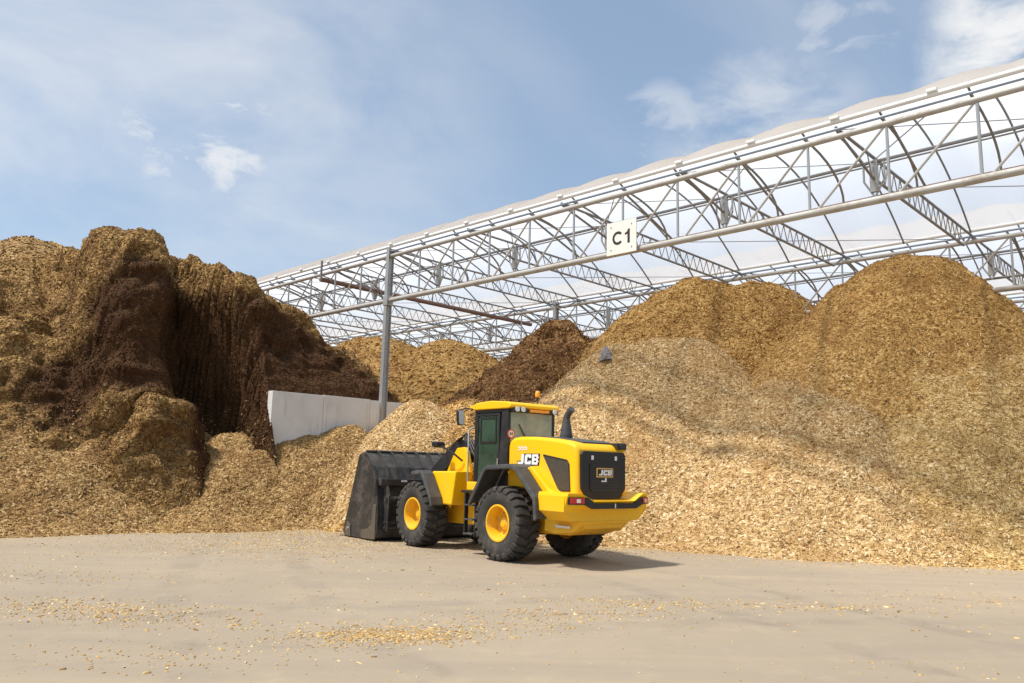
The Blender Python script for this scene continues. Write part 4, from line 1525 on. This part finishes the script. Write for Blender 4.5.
# speed sticker on the rear pillar
st = MB().prism([(0.645 + 0.105 * math.cos(t), 2.79 + 0.105 * math.sin(t)) for t in (2 * math.pi * i / 24 for i in range(24))], 0.392, 0.397, 'x').obj('sticker', 'redring', cabo)
MB().prism([(0.645 + 0.078 * math.cos(t), 2.79 + 0.078 * math.sin(t)) for t in (2 * math.pi * i / 24 for i in range(24))], 0.388, 0.3915, 'x').obj('sticker_face', 'white', st)
MB().box(0.385, 0.3875, 0.655, 0.69, 2.755, 2.825).box(0.385, 0.3875, 0.60, 0.635, 2.755, 2.825).obj('sticker_print', 'mudguard', st)
# inside of the cab
MB().box(0.62, 1.10, -0.26, 0.26, 1.90, 2.04).prism([(0.60, 2.0), (0.50, 2.75), (0.60, 2.80), (0.76, 2.06)], -0.25, 0.25).prism([(0.50, 2.80), (0.49, 3.0), (0.57, 3.0), (0.60, 2.80)], -0.14, 0.14).obj('seat', 'seat', cabo, False, 0.03)
MB().box(1.36, 1.58, -0.36, 0.36, 1.55, 2.20).obj('dashboard', 'seat', cabo, False, 0.03)
swm = MB().path([(1.22 + 0.06 * math.sin(t), 0.19 * math.cos(t), 2.42 + 0.17 * math.sin(t)) for t in (2 * math.pi * i / 20 for i in range(21))], 0.016, 6)
swm.tube((1.23, 0, 2.42), (1.42, 0, 2.12), 0.03, 8).obj('steering_wheel', 'seat', cabo)

# --- exhaust
ex = MB().path([(-0.72, -0.05, 2.66), (-0.72, -0.05, 2.78)], 0.15, 16)
ex.path([(-0.72, -0.05, 2.74), (-0.72, -0.05, 2.95), (-0.72, -0.05, 3.12), (-0.74, -0.05, 3.20), (-0.80, -0.05, 3.28), (-0.90, -0.05, 3.36)],
        [0.145, 0.115, 0.085, 0.08, 0.078, 0.08], 16)
smooth_by_angle(ex.obj('exhaust_stack', 'mudguard', ld), 45)

# --- bucket
BW = 1.56
side = [(4.86, 0.12), (4.82, 0.55), (4.86, 1.00), (4.98, 1.62), (5.15, 1.98), (5.50, 2.28), (5.72, 2.36), (6.06, 2.28), (6.82, 0.14), (6.70, 0.03), (5.05, 0.03)]
shell_o = [(6.75, 0.03), (5.05, 0.03), (4.90, 0.10), (4.86, 0.30), (4.90, 1.00), (5.02, 1.62), (5.18, 1.95), (5.52, 2.25), (5.74, 2.35)]
shell_i = [(5.78, 2.32), (5.56, 2.20), (5.23, 1.90), (5.07, 1.58), (4.95, 1.0), (4.91, 0.32), (4.95, 0.14), (5.07, 0.08), (6.75, 0.06)]
bk = front(MB().prism(shell_o + shell_i, -BW + 0.041, BW - 0.041).obj('bucket', 'bucket', ld, False, 0.008))
for s in (1, -1):
    a, b = sorted((s * (BW - 0.04), s * BW))
    sp_ = MB().prism(side, a, b).obj('side_plate', 'bucket', bk, False, 0.01)
    a, b = sorted((s * (BW + 0.001), s * (BW + 0.03)))
    wear = [(4.88, 0.06), (4.88, 0.95), (5.02, 0.98), (5.06, 0.62), (5.10, 0.44), (5.30, 0.32), (5.62, 0.26), (5.68, 0.14), (5.60, 0.04)]
    MB().prism(wear, a, b).obj('wear_plate', 'wear', sp_, False, 0.008)
    MB().prism([(6.30, 0.035), (6.36, 0.34), (6.52, 0.42), (6.66, 0.20), (6.62, 0.035)], a, b).obj('corner_plate', 'wear', sp_, False, 0.008)
    MB().tube((6.48, s * (BW + .02), 0.24), (6.48, s * (BW + 0.05), 0.24), 0.045, 10).obj('bolt', 'chrome', sp_)
    # edge rib along the top of the side plate
    MB().prism([(4.93, 1.20), (5.00, 1.20), (5.18, 1.93), (5.53, 2.22), (5.73, 2.29), (5.72, 2.345), (5.49, 2.27), (5.13, 1.985), (4.97, 1.62)], a, b).obj('edge_rib', 'bucket', sp_, False, 0.006)
MB().box(6.70, 7.0, -BW, BW, 0.0, 0.029).obj('cutting_edge', 'wear', bk, False, 0.008)
for k in range(7):
    y = -1.2 + 0.4 * k
    MB().prism([(4.955, 1.66), (5.09, 2.0), (5.47, 2.32), (5.70, 2.395), (5.70, 2.355), (5.50, 2.255), (5.165, 1.955), (5.0, 1.63)], y - 0.014, y + 0.014).obj('gusset', 'bucket', bk)
MB().tube((5.73, -BW + .05, 2.37), (5.73, BW - .05, 2.37), 0.035, 10).obj('top_tube', 'bucket', bk)
MB().prism([(4.80, 1.46), (4.80, 1.64), (4.985, 1.64), (4.94, 1.46)], -BW + 0.05, BW - 0.05).obj('cross_beam', 'bucket', bk, False, 0.012)
MB().box(4.792, 4.7995, 0.72, 0.90, 1.56, 1.61).obj('maker_plate', 'white', bk)
MB().tube((4.72, -BW + 0.15, 1.12), (4.72, BW - 0.15, 1.12), 0.06, 12).obj('hitch_tube', 'bucket', bk)
MB().tube((4.72, -BW + 0.15, 0.50), (4.72, BW - 0.15, 0.50), 0.035, 10).tube((4.74, -BW + 0.15, 0.36), (4.74, BW - 0.15, 0.36), 0.035, 10).obj('hitch_tube', 'bucket', bk)
for y in (-1.33, -0.45, 0.45, 1.33):
    MB().prism([(4.64, 0.28), (4.62, 1.20), (4.74, 1.46), (4.93, 1.44), (4.885, 0.9), (4.85, 0.25)], y - 0.025, y + 0.025).obj('hitch_plate', 'bucket', bk, False, 0.008)
# chips left on the loader's bucket lip and on the ground under it lie in the scattered chips
